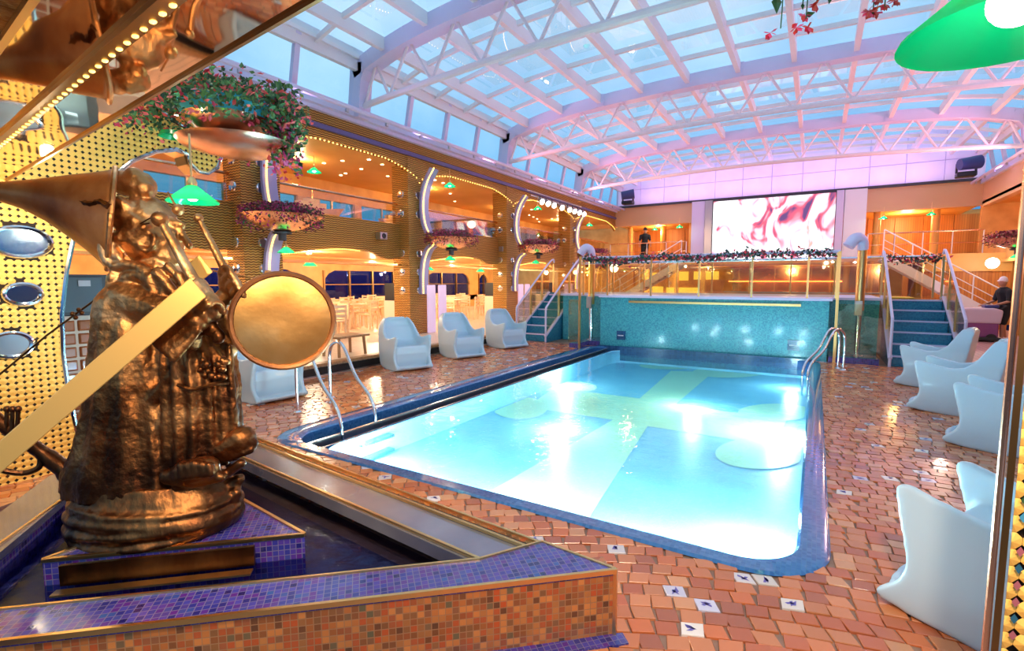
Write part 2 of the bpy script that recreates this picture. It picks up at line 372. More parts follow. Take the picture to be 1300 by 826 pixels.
fl = empty('floor', (-2, 3, 0), kind='structure')
m = MB()
for a, b in (((-7.35, -2.5), (2.6, 3.14)), ((-7.35, 3.14), (-4.8, 12.0)), ((0, 3.14), (2.6, 12.0)), ((-7.35, 12.0), (2.6, 14.6))):
    m.box((a[0], a[1], -.3), (b[0], b[1], -.004))
noisecol(M('grout', (.30, .16, .10), .5), [(.3, (.22, .12, .08)), (.7, (.36, .20, .13))], 8)
m.build('slab', 'grout', fl)
# terracotta fan-laid tiles
C0 = (1.2, -1.4); outer = rrect(PX0+.03, PY0+.03, PX1-.03, PY1, .42)
TC = [(.58, .17, .055), (.66, .22, .08), (.50, .12, .04), (.68, .28, .12), (.58, .14, .035), (.62, .20, .07), (.44, .12, .05)]
tiles = []
r = 1.0
while r < 17:
    step = .098; n = int(2*PI*r/.112); ph = R.random()
    for i in range(n):
        a0 = 2*PI*(i+ph)/n; a1 = 2*PI*(i+1+ph)/n
        am = (a0+a1)/2; x = C0[0]+(r+step/2)*math.cos(am); y = C0[1]+(r+step/2)*math.sin(am)
        if not (-7.3 < x < 2.55 and .3 < y < 12.0): continue
        if inpoly(x, y, outer): continue
        if inpoly(x, y, basin_poly): continue
        if y > 12.0 or (x < -5.2 and y > 11.9) or (x > 1.1 and y > 11.9): continue
        # outside the view entirely: behind the frame on the right, or left of the statue wall
        if x > .75*y+1 or (y < 1.2 and x > -3.5): continue
        g = .0045
        q = [(r+g, a0+g/r), (r+g, a1-g/r), (r+step-g, a1-g/r), (r+step-g, a0+g/r)]
        sk = R.uniform(-.02, .02)
        pts = [(C0[0]+(rr+R.uniform(-.003, .003))*math.cos(aa+(sk/r if k > 1 else 0)), C0[1]+(rr+R.uniform(-.003, .003))*math.sin(aa+(sk/r if k > 1 else 0))) for k, (rr, aa) in enumerate(q)]
        c = R.choice(TC); t = R.uniform(.85, 1.15); white = R.random() < .035
        if white: c = R.choice([(.72, .62, .60), (.62, .56, .66), (.78, .66, .58)])
        tiles.append((x*x+y*y, pts, tuple(min(1, k*t) for k in c), white, R.uniform(.001, .007)))
    r += step
tiles.sort(key=lambda t: t[0])
def tile_into(m, t):
    _, p, c, white, z = t
    m.curc = c
    cx = sum(a for a, b in p)/4; cy = sum(b for a, b in p)/4
    top = [(cx+(a-cx)*.95, cy+(b-cy)*.95, z+.004) for a, b in p]
    m.add([(a, b, -.004) for a, b in p]+[(a, b, z+.001) for a, b in p]+top, [(0, 1, 5, 4), (1, 2, 6, 5), (2, 3, 7, 6), (3, 0, 4, 7), (4, 5, 9, 8), (5, 6, 10, 9), (6, 7, 11, 10), (7, 4, 8, 11), (8, 9, 10, 11)])
    if white:   # painted blue motif, a slightly raised glaze
        m.curc = (.16, .12, .42)
        for k in range(3):
            a = R.uniform(0, 6); w = .010; l = .026; ox = R.uniform(-.015, .015); oy = R.uniform(-.015, .015)
            d = Vector((math.cos(a), math.sin(a), 0)); n_ = Vector((-d.y, d.x, 0)); o = Vector((cx+ox, cy+oy, z+.0052))
            m.add([o-d*l-n_*w*.3, o-n_*w, o+d*l-n_*w*.2, o+d*l*.6+n_*w], [(0, 1, 2, 3)])
vis = [t for t in tiles if t[1][0][1] > 1.6 or t[1][0][0] < -3.5]
near = set()
for t in vis:
    x, y = t[1][0]
    d = -math.sin(TH)*x+math.cos(TH)*y; u = math.cos(TH)*x+math.sin(TH)*y
    if d > .5 and abs(u/d) < 1.03 and (H/d-math.tan(PT))*633 < 430 and not (u/d > .97): near.add(id(t))
    if len(near) >= 300: break
rest = MB()
for t in tiles:
    if id(t) in near:
        mm = MB(); tile_into(mm, t); mm.build('tile', 'tile_mat', fl)
    else: tile_into(rest, t)
rest.build('tile_field', 'tile_mat', fl, kind='stuff')

# other decks
tag(MB().box((-17.2, -2.5, -.3), (-7.35, 26, .22)).build('floor', 'pale_planks'), kind='structure')
tag(MB().box((2.6, -2.5, -.3), (5.6, 26, -.004)).box((-7.35, 14.6, -.3), (2.6, 30, -.004)).build('floor', 'red_planks'), kind='structure')
tr = empty('trim_1', (-7.3, 12, 0), kind='structure')
MB().box((-7.36, -2.5, 0), (-7.31, 14.6, .15)).build('riser', 'black', tr)
MB().box((-7.42, -2.5, .19), (-7.24, 14.6, .235)).build('step_edge', 'wood', tr)
MB().box((-7.31, -2.5, 0), (-7.27, 14.6, .03)).build('step_strip', 'steel', tr)

# ---------------------------------------------------------------- pool
pool = empty('swimming_pool', (-2.4, 7.5, 0), 'swimming pool with blue mosaic edge and a pale green cross on its floor', 'pool')
o_ = rrect(PX0, PY0, PX1, PY1, .45); i_ = rrect(-4.66, 3.14, -.03, 11.86, .34)
m = MB(); n = len(o_)
vs = [(x, y, .006) for x, y in o_]+[(x, y, .022) for x, y in [(a+(b-a)*.12, c+(d-c)*.12) for (a, c), (b, d) in zip(o_, i_)]]+[(x, y, .020) for x, y in [(a+(b-a)*.9, c+(d-c)*.9) for (a, c), (b, d) in zip(o_, i_)]]+[(x, y, .004) for x, y in i_]+[(x, y, -.28) for x, y in i_]
fs = []
for k in range(4):
    for j in range(n): fs.append((k*n+j, k*n+(j+1) % n, (k+1)*n+(j+1) % n, (k+1)*n+j))
m.add(vs, fs); m.build('coping', 'coping_mosaic', pool, smooth=True)
# black overflow trough along the left side
MB().box((-4.70, 3.1, -.34), (-4.27, 11.9, -.16)).build('overflow_trough', 'black', pool)
MB().box((-4.44, 3.2, -.16), (-4.40, 11.86, -.02)).build('trough_rail', 'steel', pool)
MB().box((-4.265, 3.14, -.18), (-4.23, 11.86, -.045)).build('trough_lip', 'navy_mosaic', pool)
noisecol(M('pool_tile', (.50, .80, .90), .35), [(.3, (.30, .64, .84)), (.7, (.40, .74, .90))], 2)
M('pool_green', (.80, 1.0, .66), .35)
PF = -.36
inn = rrect(-4.22, 3.10, 0.0, 11.9, .34)
m = MB(); n = len(inn)
m.add([(x, y, PF) for x, y in inn], [tuple(range(n))]); m.build('pool_floor', 'pool_tile', pool)
m = MB(); m.add([(x, y, PF) for x, y in inn]+[(x, y, -.05) for x, y in inn], [(j, (j+1) % n, n+(j+1) % n, n+j) for j in range(n)]); m.build('pool_wall', 'pool_tile', pool, smooth=True)
def bandpoly(pts):
    return [(*gz(x, y, PF+.008)[:2], PF+.008) for x, y in pts]
m = MB()
def flat(m, pts2):
    FZ[0] += .0012; n = len(pts2); z = PF+.001+FZ[0]
    m.add([(x, y, z) for x, y in pts2], [tuple(range(n))])
FZ = [0]
FZ_ = PF+.01
def clampp(p): return (max(-4.19, min(-.06, p.x)), max(3.16, min(11.84, p.y)))
A_, B_ = gz(778, 532, FZ_), gz(640, 612, FZ_); C_, D_ = gz(822, 540, FZ_), gz(745, 660, FZ_)
e1 = A_+(B_-A_)*((3.18-A_.y)/(B_.y-A_.y)); e2 = C_+(D_-C_)*((3.18-C_.y)/(D_.y-C_.y))
flat(m, [e1[:2], e2[:2], C_[:2], gz(858, 512, FZ_)[:2], gz(905, 472, FZ_)[:2], gz(852, 470, FZ_)[:2], gz(812, 505, FZ_)[:2], A_[:2]])
flat(m, [gz(*p, FZ_)[:2] for p in ((672, 514), (690, 519), (778, 532), (822, 540), (925, 556), (980, 566), (1000, 530), (925, 522), (858, 512), (812, 505), (730, 495), (700, 494))])
for cx, cy, rx, ry in ((660, 517, 35, 14), (722, 491, 36, 7), (850, 463.5, 38, 5), (925, 472, 46, 7), (985, 523, 48, 11), (966, 575, 58, 20)):
    flat(m, [clampp(gz(cx+rx*math.cos(2*PI*k/32), cy+ry*math.sin(2*PI*k/32), FZ_)) for k in range(32)])
for i, v in enumerate(m.v): v.z += 0.0004*(i % 1)
m.build('floor_cross', 'pool_green', pool)
# far wall tiles above the water
MB().box((-4.66, 11.84, -.3), (0.05, 11.9, .05)).build('tile_band', 'navy_mosaic', pool)
# water surface
mm = glass('pool_water', (.62, .90, .96), .03, .015); t = mm.node_tree; L = t.links
gl = [x for x in t.nodes if x.type == 'BSDF_GLOSSY'][0]; v = obco(t)
nz = N(t, 'ShaderNodeTexNoise'); nz.inputs['Scale'].default_value = 5; nz.inputs['Detail'].default_value = 3; L.new(v, nz.inputs['Vector'])
bp = N(t, 'ShaderNodeBump'); bp.inputs['Strength'].default_value = .25; bp.inputs['Distance'].default_value = .03; L.new(nz.outputs[0], bp.inputs['Height']); L.new(bp.outputs[0], gl.inputs['Normal'])
m = MB(); n = len(inn); m.add([(x, y, -.06) for x, y in inn], [tuple(range(n))]); m.build('water_surface', 'pool_water', pool)
POOLL = ((-3.95, 3.7, -.15, 1, 55), (-.3, 4.0, -.15, -1, 60), (-.3, 7.3, -.15, -1, 60), (-4.0, 8.6, -.15, 1, 26), (-.3, 10.6, -.15, -1, 22), (-2.2, 3.5, -.15, 0, 80), (-3.2, 3.5, -.15, 0, 45), (-1.1, 3.5, -.15, 0, 55), (-1.6, 8.2, -.12, -2, 26), (-2.9, 6.0, -.12, -2, 26))
for x, y, z, s, p in POOLL:
    light('POINT', (x, y, z), p, (.80, .97, 1), .10)
    ax = Matrix.Rotation(PI/2, 3, 'Y') if s else Matrix.Rotation(PI/2, 3, 'X')
    mm_ = MB(); wx = -4.215 if s > 0 else (-.005 if s < 0 else x); wy = y if s else 3.105
    if s == -2: continue
    mm_.lathe([(.0, -.02), (.07, -.02), (.08, 0), (.07, .02), (0, .02)], (wx, wy, z), 16, mat=ax); mm_.build('pool_lamp', 'pool_lamp', pool)

# ---------------------------------------------------------------- teal terrace and its stairs
TZ = 1.25
te = empty('wall_far', (-2, 12, 0), kind='structure')
MB().box((-4.66, 12.0, -.3), (.25, 15.6, TZ)).build('terrace_wall', 'teal_mosaic', te)
MB().box((-6.14, 12.9, 0), (-4.66, 15.6, TZ)).box((.25, 12.9, 0), (1.15, 15.6, TZ)).build('terrace_return', 'teal_mosaic', te)
MB().box((-4.7, 11.96, TZ), (.3, 15.65, TZ+.05)).box((-6.2, 12.86, TZ), (-4.7, 15.65, TZ+.05)).box((.3, 12.86, TZ), (1.2, 15.65, TZ+.05)).build('terrace_cap', 'lavender_paint', te)
MB().box((-3.9, 11.90, TZ-.12), (-.25, 11.99, TZ-.07)).build('spout_ledge', 'brass', te)
MB().box((.28, 12.0, 0), (1.12, 12.9, .12)).box((-5.2, 11.3, 0), (-4.97, 12.9, .12)).box((-4.97, 12.02, 0), (-4.66, 12.9, .12)).build('shower_kerb', 'blue_mosaic', te)
def sign(x):
    MB().box((x-.11, 11.965, .2), (x+.11, 11.998, .42)).build('depth_plate', 'navy_mosaic', te)
    m = MB()
    for k in range(5): m.box((x-.075+k*.03, 11.955, .295), (x-.055+k*.03, 11.97, .32))
    m.build('depth_mark', 'white_paint', te)
sign(-4.1); sign(-.35)
def stairs(x0, x1, label, y0=12.1):
    st = empty('staircase', ((x0+x1)/2, y0, 0), label, 'stairs', 'blue stairs up to the pool terrace')
    n = 6; d = .36
    for k in range(n):
        z = TZ*(k+1)/n
        s = MB().box((x0, y0+d*k, 0 if k == 0 else TZ*k/n-.02), (x1, y0+d*(k+1)+.02, z)).build('step', 'teal_mosaic_side', st)
        MB().box((x0, y0+d*k-.012, z-.03), (x1, y0+d*k, z+.005)).build('nosing', 'lavender_paint', s)
    e = y0+d*n
    for x in (x0-.06, x1+.01):
        MB().prism([(y0-.12, 0), (e, 0), (e, TZ+.06), (e-.3, TZ+.06), (y0-.12, .16)], 'x', x, x+.05).build('stringer', 'teal_mosaic_side', st)
        MB().bar((x+.025, y0-.14, .17), (x+.025, e-.3, TZ+.07), .07, .04).build('stringer_cap', 'lavender_paint', st)
        MB().tube(spline([(x+.025, y0-.12, 0), (x+.025, y0-.12, .8), (x+.025, y0-.1, .92), (x+.025, y0+.1, 1.08), (x+.025, e-.25, TZ+1.0), (x+.025, e+.05, TZ+1.0)], 5), .026, 8).build('handrail', 'lavender_paint', st, True)
        for yy, zz in ((y0+.7, .5), (y0+1.4, .95), (e, TZ)):
            MB().bar((x+.025, yy, zz-.1), (x+.025, yy, zz+.95), .04, .04).build('baluster', 'brass', st)
        MB().prism([(y0-.05, .2), (e-.3, TZ+.06), (e-.3, TZ+.92), (y0+.0, .95)], 'x', x+.02, x+.03).build('glass_panel', 'clear_glass', st)
    return st
stairs(-7.1, -6.25, 'blue stairs at the left end of the teal terrace, nearest the white side chairs')
stairs(1.32, 2.32, 'blue stairs at the right end of the teal terrace, behind the right-hand rocking chairs')

# glass balustrade along the terrace
bal = empty('glass_balustrade', (-2, 12.05, TZ), 'glass balustrade with brass posts and festive garland on top of teal terrace', 'balustrade')
xs = [-5.15, -4.5, -3.4, -2.3, -1.2, -.15, .35]
for i, x in enumerate(xs): MB().box((x-.018, 12.02, TZ+.05), (x+.018, 12.06, TZ+.98)).build('post', 'brass', bal)
for a, b in zip(xs, xs[1:]): MB().box((a+.03, 12.035, TZ+.08), (b-.03, 12.045, TZ+.82)).build('glass_pane', 'clear_glass', bal)
MB().tube([(-5.2, 12.04, TZ+1.0), (.4, 12.04, TZ+1.0)], .03, 8).build('top_rail', 'lavender_paint', bal, True)
MB().tube([(-5.2, 12.04, TZ+.85), (.4, 12.04, TZ+.85)], .014, 6).build('lower_rail', 'chrome', bal, True)
b2 = empty('glass_balustrade', (-2, 15.5, TZ), 'second glass balustrade at the back of the teal terrace, behind the first', 'balustrade')
xs2 = [-6.6, -5.6, -4.6, -3.6, -2.6, -1.6, -.6, .4, 1.4, 2.4]
for x in xs2: MB().box((x-.02, 15.48, TZ), (x+.02, 15.52, TZ+.98)).build('post', 'brass', b2)
for a, b in zip(xs2, xs2[1:]): MB().box((a+.03, 15.495, TZ+.05), (b-.03, 15.505, TZ+.9)).build('glass_pane', 'clear_glass', b2)
MB().tube([(-6.6, 15.5, TZ+1.0), (2.4, 15.5, TZ+1.0)], .03, 8).build('top_rail', 'chrome', b2, True)
# tall posts in front of the wall that hold glass screens
for (x, y, lb) in ((-4.95, 11.35, 'tall brass post of the shower screen at left end of the pool'), (.38, 12.02, 'tall brass post of the shower screen beside right end of the pool')):
    sc = empty('shower_screen', (x, y, .1), lb, 'glass screen')
    MB().box((x-.025, y-.025, .0), (x+.025, y+.025, 2.25)).build('post', 'brass', sc)
    MB().box((x-.3 if x < 0 else x+.03, y-.006, .14), (x-.03 if x < 0 else x+.75, y+.006, 1.2)).build('glass_pane', 'clear_glass', sc)
def shower(x, y, label):
    s = empty('deck_shower', (x, y, .12), label, 'shower', 'steel showers beside the pool')
    MB().tube([(x, y, .12), (x, y, 1.05)], .055, 12).build('base_column', 'chrome', s, True)
    MB().tube([(x, y, 1.05), (x, y, 2.35)], .085, 12).build('column', 'brass', s, True)
    MB().tube(spline([(x, y, 2.3), (x-.02, y-.05, 2.48), (x-.14, y-.12, 2.52), (x-.26, y-.16, 2.36)], 5), [.10]*8+[.11]*8, 12).build('shower_head', 'lavender_paint', s, True)
    MB().box((x-.09, y-.12, .95), (x+.05, y-.05, 1.25)).build('valve_box', 'steel', s, bevel=.01)
    MB().lathe([(.12, 0), (.12, .015), (.06, .03)], (x, y, .12), 16).build('foot_flange', 'chrome', s, True)
shower(-5.08, 12.4, 'steel shower column between the left stairs and the pool')
shower(.78, 12.5, 'steel shower column between the right stairs and the pool, with curved head')
def garland(pts, n, wd, label, name='garland'):
    g = MB(); pts = [Vector(p) for p in pts]
    for k in range(n):
        t = R.random()*(len(pts)-1); i = int(t); p = pts[i].lerp(pts[i+1], t-i)+Vector((R.gauss(0, wd), R.gauss(0, wd), R.gauss(0, wd)))
        red = R.random() < .35; g.curc = R.choice([(.55, .02, .04), (.75, .06, .08), (.5, .02, .12)]) if red else R.choice([(.01, .07, .05), (.02, .12, .07), (.03, .05, .05)])
        s = R.uniform(.025, .055); a = Vector((R.uniform(-1, 1), R.uniform(-1, 1), R.uniform(-1, 1))).normalized()*s; b = a.orthogonal().normalized()*s*.6
        g.add([p-a, p-b, p+a, p+b], [(0, 1, 2, 3)])
    return tag(g.build(name, 'leafy'), label, 'garland', kind='stuff')
garland([(-5.1, 12.0, TZ+.98), (-4.2, 12, TZ+.9), (-3.2, 12, TZ+.98), (-2.2, 12, TZ+.92), (-1.2, 12, TZ+1.0), (.3, 12, TZ+.95)], 1500, .045, 'green and red festive garland wound along the front terrace rail')
garland([(1.4, 15.45, TZ+.98), (2.0, 15.45, TZ+.9), (2.5, 15.45, TZ+.98)], 300, .05, 'green and red garland on the rail behind the right-hand stairs')
garland([(-6.6, 15.45, TZ+.98), (-6.0, 15.45, TZ+.9), (-5.3, 15.45, TZ+.98)], 260, .05, 'green and red garland on the rail behind the left-hand stairs')

# ---------------------------------------------------------------- glazed roof
ce = empty('ceiling', (-2, 12, 7), kind='structure')
XC = -1.95; XL, XR = -9.2, 5.3
def roofz(x):
    u = (x-XC)/7.25; return 7.06-.30*u*u-.42*u**6
AY = [2.0, 8.25, 14.5, 20.6]
PX = [-8.15, -6.95, -5.7, -4.45, -3.2, -1.95, -.7, .55, 1.8, 3.05, 4.25]
edges = [XL+.1]+PX+[XR-.1]
YE = AY+[26.0]
xs = [XL+.1+(XR-XL-.2)*k/28 for k in range(29)]
for y in AY:
    m = MB()
    for a, b in zip(xs, xs[1:]): m.bar((a, y, roofz(a)-.04), (b, y, roofz(b)-.04), .34, .34)
    ar = m.build('arch_chord', 'lavender_paint', ce)
    m = MB(); lz = lambda x: 5.58+.34*(1-((x-XC)/7.25)**2)
    m.tube([(x, y, lz(x)) for x in xs[0:29:2]], .07, 8); m.build('arch_tie', 'roof_white', ce, True)
    m = MB(); nodes_ = [XL+.3]+PX+[XR-.3]
    for k in range(len(nodes_)-1):
        a, b = nodes_[k], nodes_[k+1]; mid = (a+b)/2
        m.tube([(a, y, lz(a)), (mid, y, roofz(mid)-.12)], .034, 6); m.tube([(mid, y, roofz(mid)-.12), (b, y, lz(b))], .034, 6)
    m.build('arch_web', 'roof_white', ce, True)
    for x, s in ((XL, 1), (XR, -1)):
        MB().bar((x+.08*s, y, 5.35), (x+.22*s, y, 6.5), .34, .36, up=(1, 0, 0)).bar((x+.16*s, y, 6.05), (x+.5*s, y, 6.5), .33, .22, up=(1, 0, 0)).build('arch_foot', 'lavender_paint', ce)
    for x in (PX[2], PX[5], PX[8]): MB().box((x-.14, y-.2, roofz(x)-.2), (x+.14, y+.2, roofz(x)+.14)).build('joint_plate', 'lavender_paint', ce)
for x in PX+[XL+.22, XR-.22]:
    for y0, y1 in zip(YE, YE[1:]):
        MB().bar((x, y0+.12, roofz(x)+.02), (x, y1-.12, roofz(x)+.02), .11, .26).build('purlin', 'roof_white', ce)
M('sealant', (.45, .40, .48), .5)
for k, (y0, y1) in enumerate(zip(YE, YE[1:])):
    nr = 5
    for j in range(nr):
        a = y0+(y1-y0)*j/nr; b = y0+(y1-y0)*(j+1)/nr
        if j:
            m = MB()
            for p, q in zip(edges, edges[1:]): m.bar((p, a, roofz(p)+.10), (q, a, roofz(q)+.10), .08, .10)
            m.build('glazing_bar', 'roof_white', ce)
        for p, q in zip(edges, edges[1:]):
            m = MB(); m.add([(p, a, roofz(p)+.17), (q, a, roofz(q)+.17), (q, b, roofz(q)+.17), (p, b, roofz(p)+.17)], [(0, 1, 2, 3)])
            m.build('roof_pane', 'roof_glass', ce)
# raking side lights above the gutters
for x, s, wn in ((XL, 1, 'window_1'), (XR, -1, 'window_2')):
    w = empty(wn, (x, 12, 5.4), kind='structure')
    for y0, y1 in zip(YE, YE[1:]):
        for j in range(4):
            a = y0+.17+(y1-y0-.34)*j/4; b = y0+.17+(y1-y0-.34)*(j+1)/4
            MB().bar((x, a, 5.45), (x+.25*s, a, 6.62), .12, .10).build('mullion', 'lavender_paint', w)
            m = MB(); m.add([(x, a, 5.5), (x, b, 5.5), (x+.24*s, b, 6.6), (x+.24*s, a, 6.6)], [(0, 1, 2, 3)]); m.build('window_pane', 'roof_glass', w)
    MB().box((x-.1, 0, 5.36), (x+.12, 26, 5.56)).build('sill_beam', 'lavender_paint', w)
    MB().box((x+.12*s, 0, 6.55), (x+.34*s, 26, 6.74)).build('head_beam', 'roof_white', w)
    MB().tube([(x+.35*s, 0, 5.42), (x+.35*s, 26, 5.42)], .055, 8).build('gutter_pipe', 'lavender_paint', w, True)
    m = MB()
    for k in range(22): y = .6+k*1.18; m.bar((x+.35*s, y, 5.3), (x+.35*s, y, 5.46), .05, .07)
    m.build('pipe_bracket', 'steel', w)

# ---------------------------------------------------------------- left side, two decks
CY = [1.0, 5.95, 10.45, 15.35, 20.6]
wl = empty('wall_left', (-9.4, 12, 0), kind='structure')
def arch_low(y, k):      # lower edge of the top fascia
    a, b = CY[k], CY[k+1]; u = (y-a)/(b-a); return 4.32+.42*min(1, math.sin(PI*min(max(u, 0), 1))*1.35)**.6
ext = [-1.5]+[c for c in CY]+[25.9]
for k in range(len(ext)-1):
    a, b = ext[k], ext[k+1]; kk = min(max(k-1, 0), 3); n = 20
    lo = []
    for i in range(n+1):
        u = i/n; lo.append((a+(b-a)*u, 4.32+.40*min(1, math.sin(PI*u)*1.3)**.55))
    m = MB(); m.prism(lo+[(b, 5.36), (a, 5.36)], 'x', -9.42, -9.3); m.build('fascia_panel', 'ribbed_brass', wl)
    m = MB()
    for i in range(n):
        for h in (0, .5):
            u = (i+h)/n; y = a+(b-a)*u; z = 4.30+.40*min(1, math.sin(PI*u)*1.3)**.55; m.ball((-9.28, y, z), .018, 6, 4)
    m.build('edge_bulbs', 'bulb', wl, kind='stuff')
MB().box((-9.3, -1.5, 4.93), (-9.24, 25.9, 5.03)).build('dark_stripe', M('violet_strip', (.10, .08, .22), .4), wl)
MB().box((-9.3, -1.5, 5.28), (-9.2, 25.9, 5.37)).build('gutter_ledge', 'lavender_paint', wl)
for k, c in enumerate(CY):
    MB().box((-9.85, c-.45, .22), (-9.28, c+.35, 4.95)).build('column', 'ribbed_brass', wl)
    for z in (1.4, 1.9, 2.4, 3.45, 3.95):
        m = MB(); m.lathe([(.0, .03), (.06, .03), (.10, .02), (.11, 0)], (-9.28, c-.05, z), 16, mat=Matrix.Rotation(PI/2, 3, 'Y'))
        m.lathe([(.0, .03), (.06, .03), (.10, .02), (.11, 0)], (-9.55, c-.45, z), 16, mat=Matrix.Rotation(PI/2, 3, 'X')); m.build('porthole_boss', 'chrome', wl, True)
    # crescent light fins
    for pts, nm in (([(-8.80, 4.62), (-9.0, 4.35), (-9.14, 4.0), (-9.18, 3.6), (-9.12, 3.2), (-9.0, 2.95)], 'upper_fin'), ([(-8.85, 2.62), (-9.02, 2.5), (-9.16, 2.2), (-9.22, 1.8), (-9.22, 1.3)], 'lower_fin')):
        sp = spline([(a, b, 0) for a, b in pts], 5); m = MB()
        for p, q in zip(sp, sp[1:]): m.bar((p.x, c+.05, p.y), (q.x, c+.05, q.y), .30, .07, up=(1, 0, 0))
        f = m.build(nm, 'fin_lavender', wl)
        m = MB()
        for i in range(0, len(sp)-1):
            for h in (0, .5):
                p = sp[i].lerp(sp[i+1], h); m.ball((p.x+.045, c-.02, p.y), .02, 6, 4)
        m.build('fin_bulbs', 'bulb', wl, kind='stuff')
# upper deck slab, balustrade, inner rooms
MB().box((-13, -1.5, 2.40), (-9.715, 25.9, 2.62)).build('deck_slab', 'amber_ceiling', wl)
MB().box((-17.2, -1.5, 2.36), (-13, 25.9, 2.5)).build('lower_ceiling', 'amber_ceiling', wl)
MB().box((-13.2, -1.5, 4.72), (-9.4, 25.9, 4.82)).build('upper_ceiling', 'amber_ceiling', wl)
for k in range(len(ext)-1):
    a, b = ext[k], ext[k+1]; n = 16; lo = []
    for i in range(n+1): u = i/n; lo.append((a+(b-a)*u, 2.20+.22*math.sin(PI*u)**2+.05*math.sin(u*22)*(u > .6)))
    MB().prism(lo+[(b, 3.17), (a, 3.17)], 'x', -9.72, -9.62).build('balustrade_panel', 'ribbed_brass', wl)
    m = MB()
    for i in range(40): u = .1+.5*i/40; m.ball((-9.6, a+(b-a)*u, 2.19+.22*math.sin(PI*u)**2), .014, 6, 4)
    m.build('edge_bulbs', 'bulb', wl, kind='stuff')
    MB().box((-9.69, a+.4, 3.2), (-9.68, b-.5, 3.66)).build('balustrade_glass', 'clear_glass', wl)
    MB().box((-9.50, a+.3, 2.06), (-9.55, b-.5, 2.11)).build('soffit_strip', 'brass', wl)
MB().tube([(-9.68, -1.5, 3.70), (-9.68, 25.9, 3.70)], .03, 8).build('copper_rail', 'copper', wl, True)
# back walls with windows
MB().box((-13.2, -1.5, 2.6), (-13.0, 26, 3.3)).box((-13.2, -1.5, 4.15), (-13.0, 26, 4.75)).build('upper_back_wall', 'amber_wall', wl)
for i in range(12):
    y = 1.0+i*2.1; MB().box((-13.2, y, 3.3), (-13.0, y+.28, 4.15)).build('pier', 'amber_wall', wl)
    MB().box((-13.12, y+.28, 3.3), (-13.1, y+2.1, 4.15)).build('window_pane', 'window_glass', wl)
    MB().box((-13.05, y+1.15, 3.3), (-12.98, y+1.2, 4.15)).build('mullion', 'brass', wl)
MB().box((-17.3, -1.5, 0), (-17.1, 26, .88)).box((-17.3, -1.5, 2.1), (-17.1, 26, 2.4)).build('lower_back_wall', 'amber_wall', wl)
wy = [(-1, 4.5), (6.5, 12.3), (13.4, 18.6), (19.6, 23.4), (24.3, 25.3)]
last = -1.5
for a, b in wy:
    MB().box((-17.3, last, .6), (-17.1, a, 2.1)).build('pier', 'amber_wall', wl); last = b
    nn = max(2, int((b-a)/1.25))
    for j in range(nn):
        y0 = a+(b-a)*j/nn; y1 = a+(b-a)*(j+1)/nn
        MB().box((-17.22, y0, .62), (-17.2, y1, 2.1)).build('window_pane', 'dark_glass', wl)
        MB().box((-17.15, y0-.04, .62), (-17.05, y0+.04, 2.1)).build('mullion', 'dark_brass', wl)
    MB().box((-17.12, a, 1.5), (-17.06, b, 1.54)).build('transom', 'dark_brass', wl)
    # rounded corners of the opening
    for yy, s in ((a, 1), (b, -1)):
        MB().prism([(yy, 2.1), (yy+.55*s, 2.1), (yy+.25*s, 1.98), (yy+.08*s, 1.8), (yy, 1.5)], 'x', -17.18, -17.08).build('corner_infill', 'amber_wall', wl)
MB().box((-17.3, last, .6), (-17.1, 26, 2.1)).build('pier', 'amber_wall', wl)
# warm lamps in the ceilings: downlights that really light the decks
def downlight(x, y, z, p, c=WRM, rad=.05):
    m = MB(); m.lathe([(.0, 0), (.06, 0)], (x, y, z-.012), 12); m.build('downlight', 'spot_bulb', wl)
    light('POINT', (x, y, z-.12), p, c, rad)
for y in (3.3, 8.2, 12.9, 17.8, 23): downlight(-11.2, y, 4.72, 55, (1, .66, .32))
for y in (3.3, 8.2, 12.9, 17.8, 23):
    downlight(-11, y, 2.36, 120, (1, .82, .58)); downlight(-14.6, y+.8, 2.36, 130, (1, .78, .50))
for i in range(46):
    m = MB(); m.lathe([(.0, 0), (.045, 0)], (R.uniform(-12.5, -9.8), R.uniform(2, 24), 4.71), 8); m.build('downlight', 'spot_bulb', wl)
# soft warm light from the deck heads onto the side panels and the white chairs
for y in (): light('POINT', (-8.3, y, 4.0), 12, (1, .72, .4), .06)

# ---------------------------------------------------------------- end wall
we = empty('wall_end', (-2, 26, 0), kind='structure')
MB().box((5.3, 26.0, 0), (9.2, 26.2, 5.6)).box((-17.3, 29.3, 0), (-9.35, 29.5, 5.6)).box((-13.4, 26.0, 4.5), (-9.3, 26.2, 5.6)).build('return_wall', 'amber_wall', we)
noisecol(M('violet_panel', (.80, .70, .92), .4, em=(.62, .42, .85), es=.12), [(.3, (.78, .66, .92)), (.7, (.9, .78, .95))], 1)
for i in range(12):
    a = -9.2+i*1.21
    for z0, z1 in ((5.62, 6.38), (6.41, 7.6)): MB().box((a+.012, 25.96, z0), (a+1.198, 26.05, z1)).build('violet_panel', 'violet_panel', we)
MB().box((-9.3, 26.02, 5.5), (5.3, 26.1, 7.6)).build('panel_backing', 'lavender_paint', we)
MB().box((-9.3, 25.9, 5.5), (5.3, 26.1, 5.6)).build('ledge', 'dark_grey', we)
MB().box((-9.3, 26.0, 4.55), (5.3, 26.2, 5.5)).build('fascia', 'peach_panel', we)
MB().box((-9.3, 24.9, 2.35), (5.3, 30, 2.6)).build('balcony_slab', 'peach_panel', we)
MB().box((-9.3, 26.1, 4.6), (5.3, 30, 4.7)).build('balcony_ceiling', 'amber_ceiling', we)
for a in [k*1.05-9.6 for k in range(15)]: MB().box((a+.01, 29.4, 2.6), (a+1.04, 29.5, 4.6)).build('wood_panel', 'wood_panels', we)
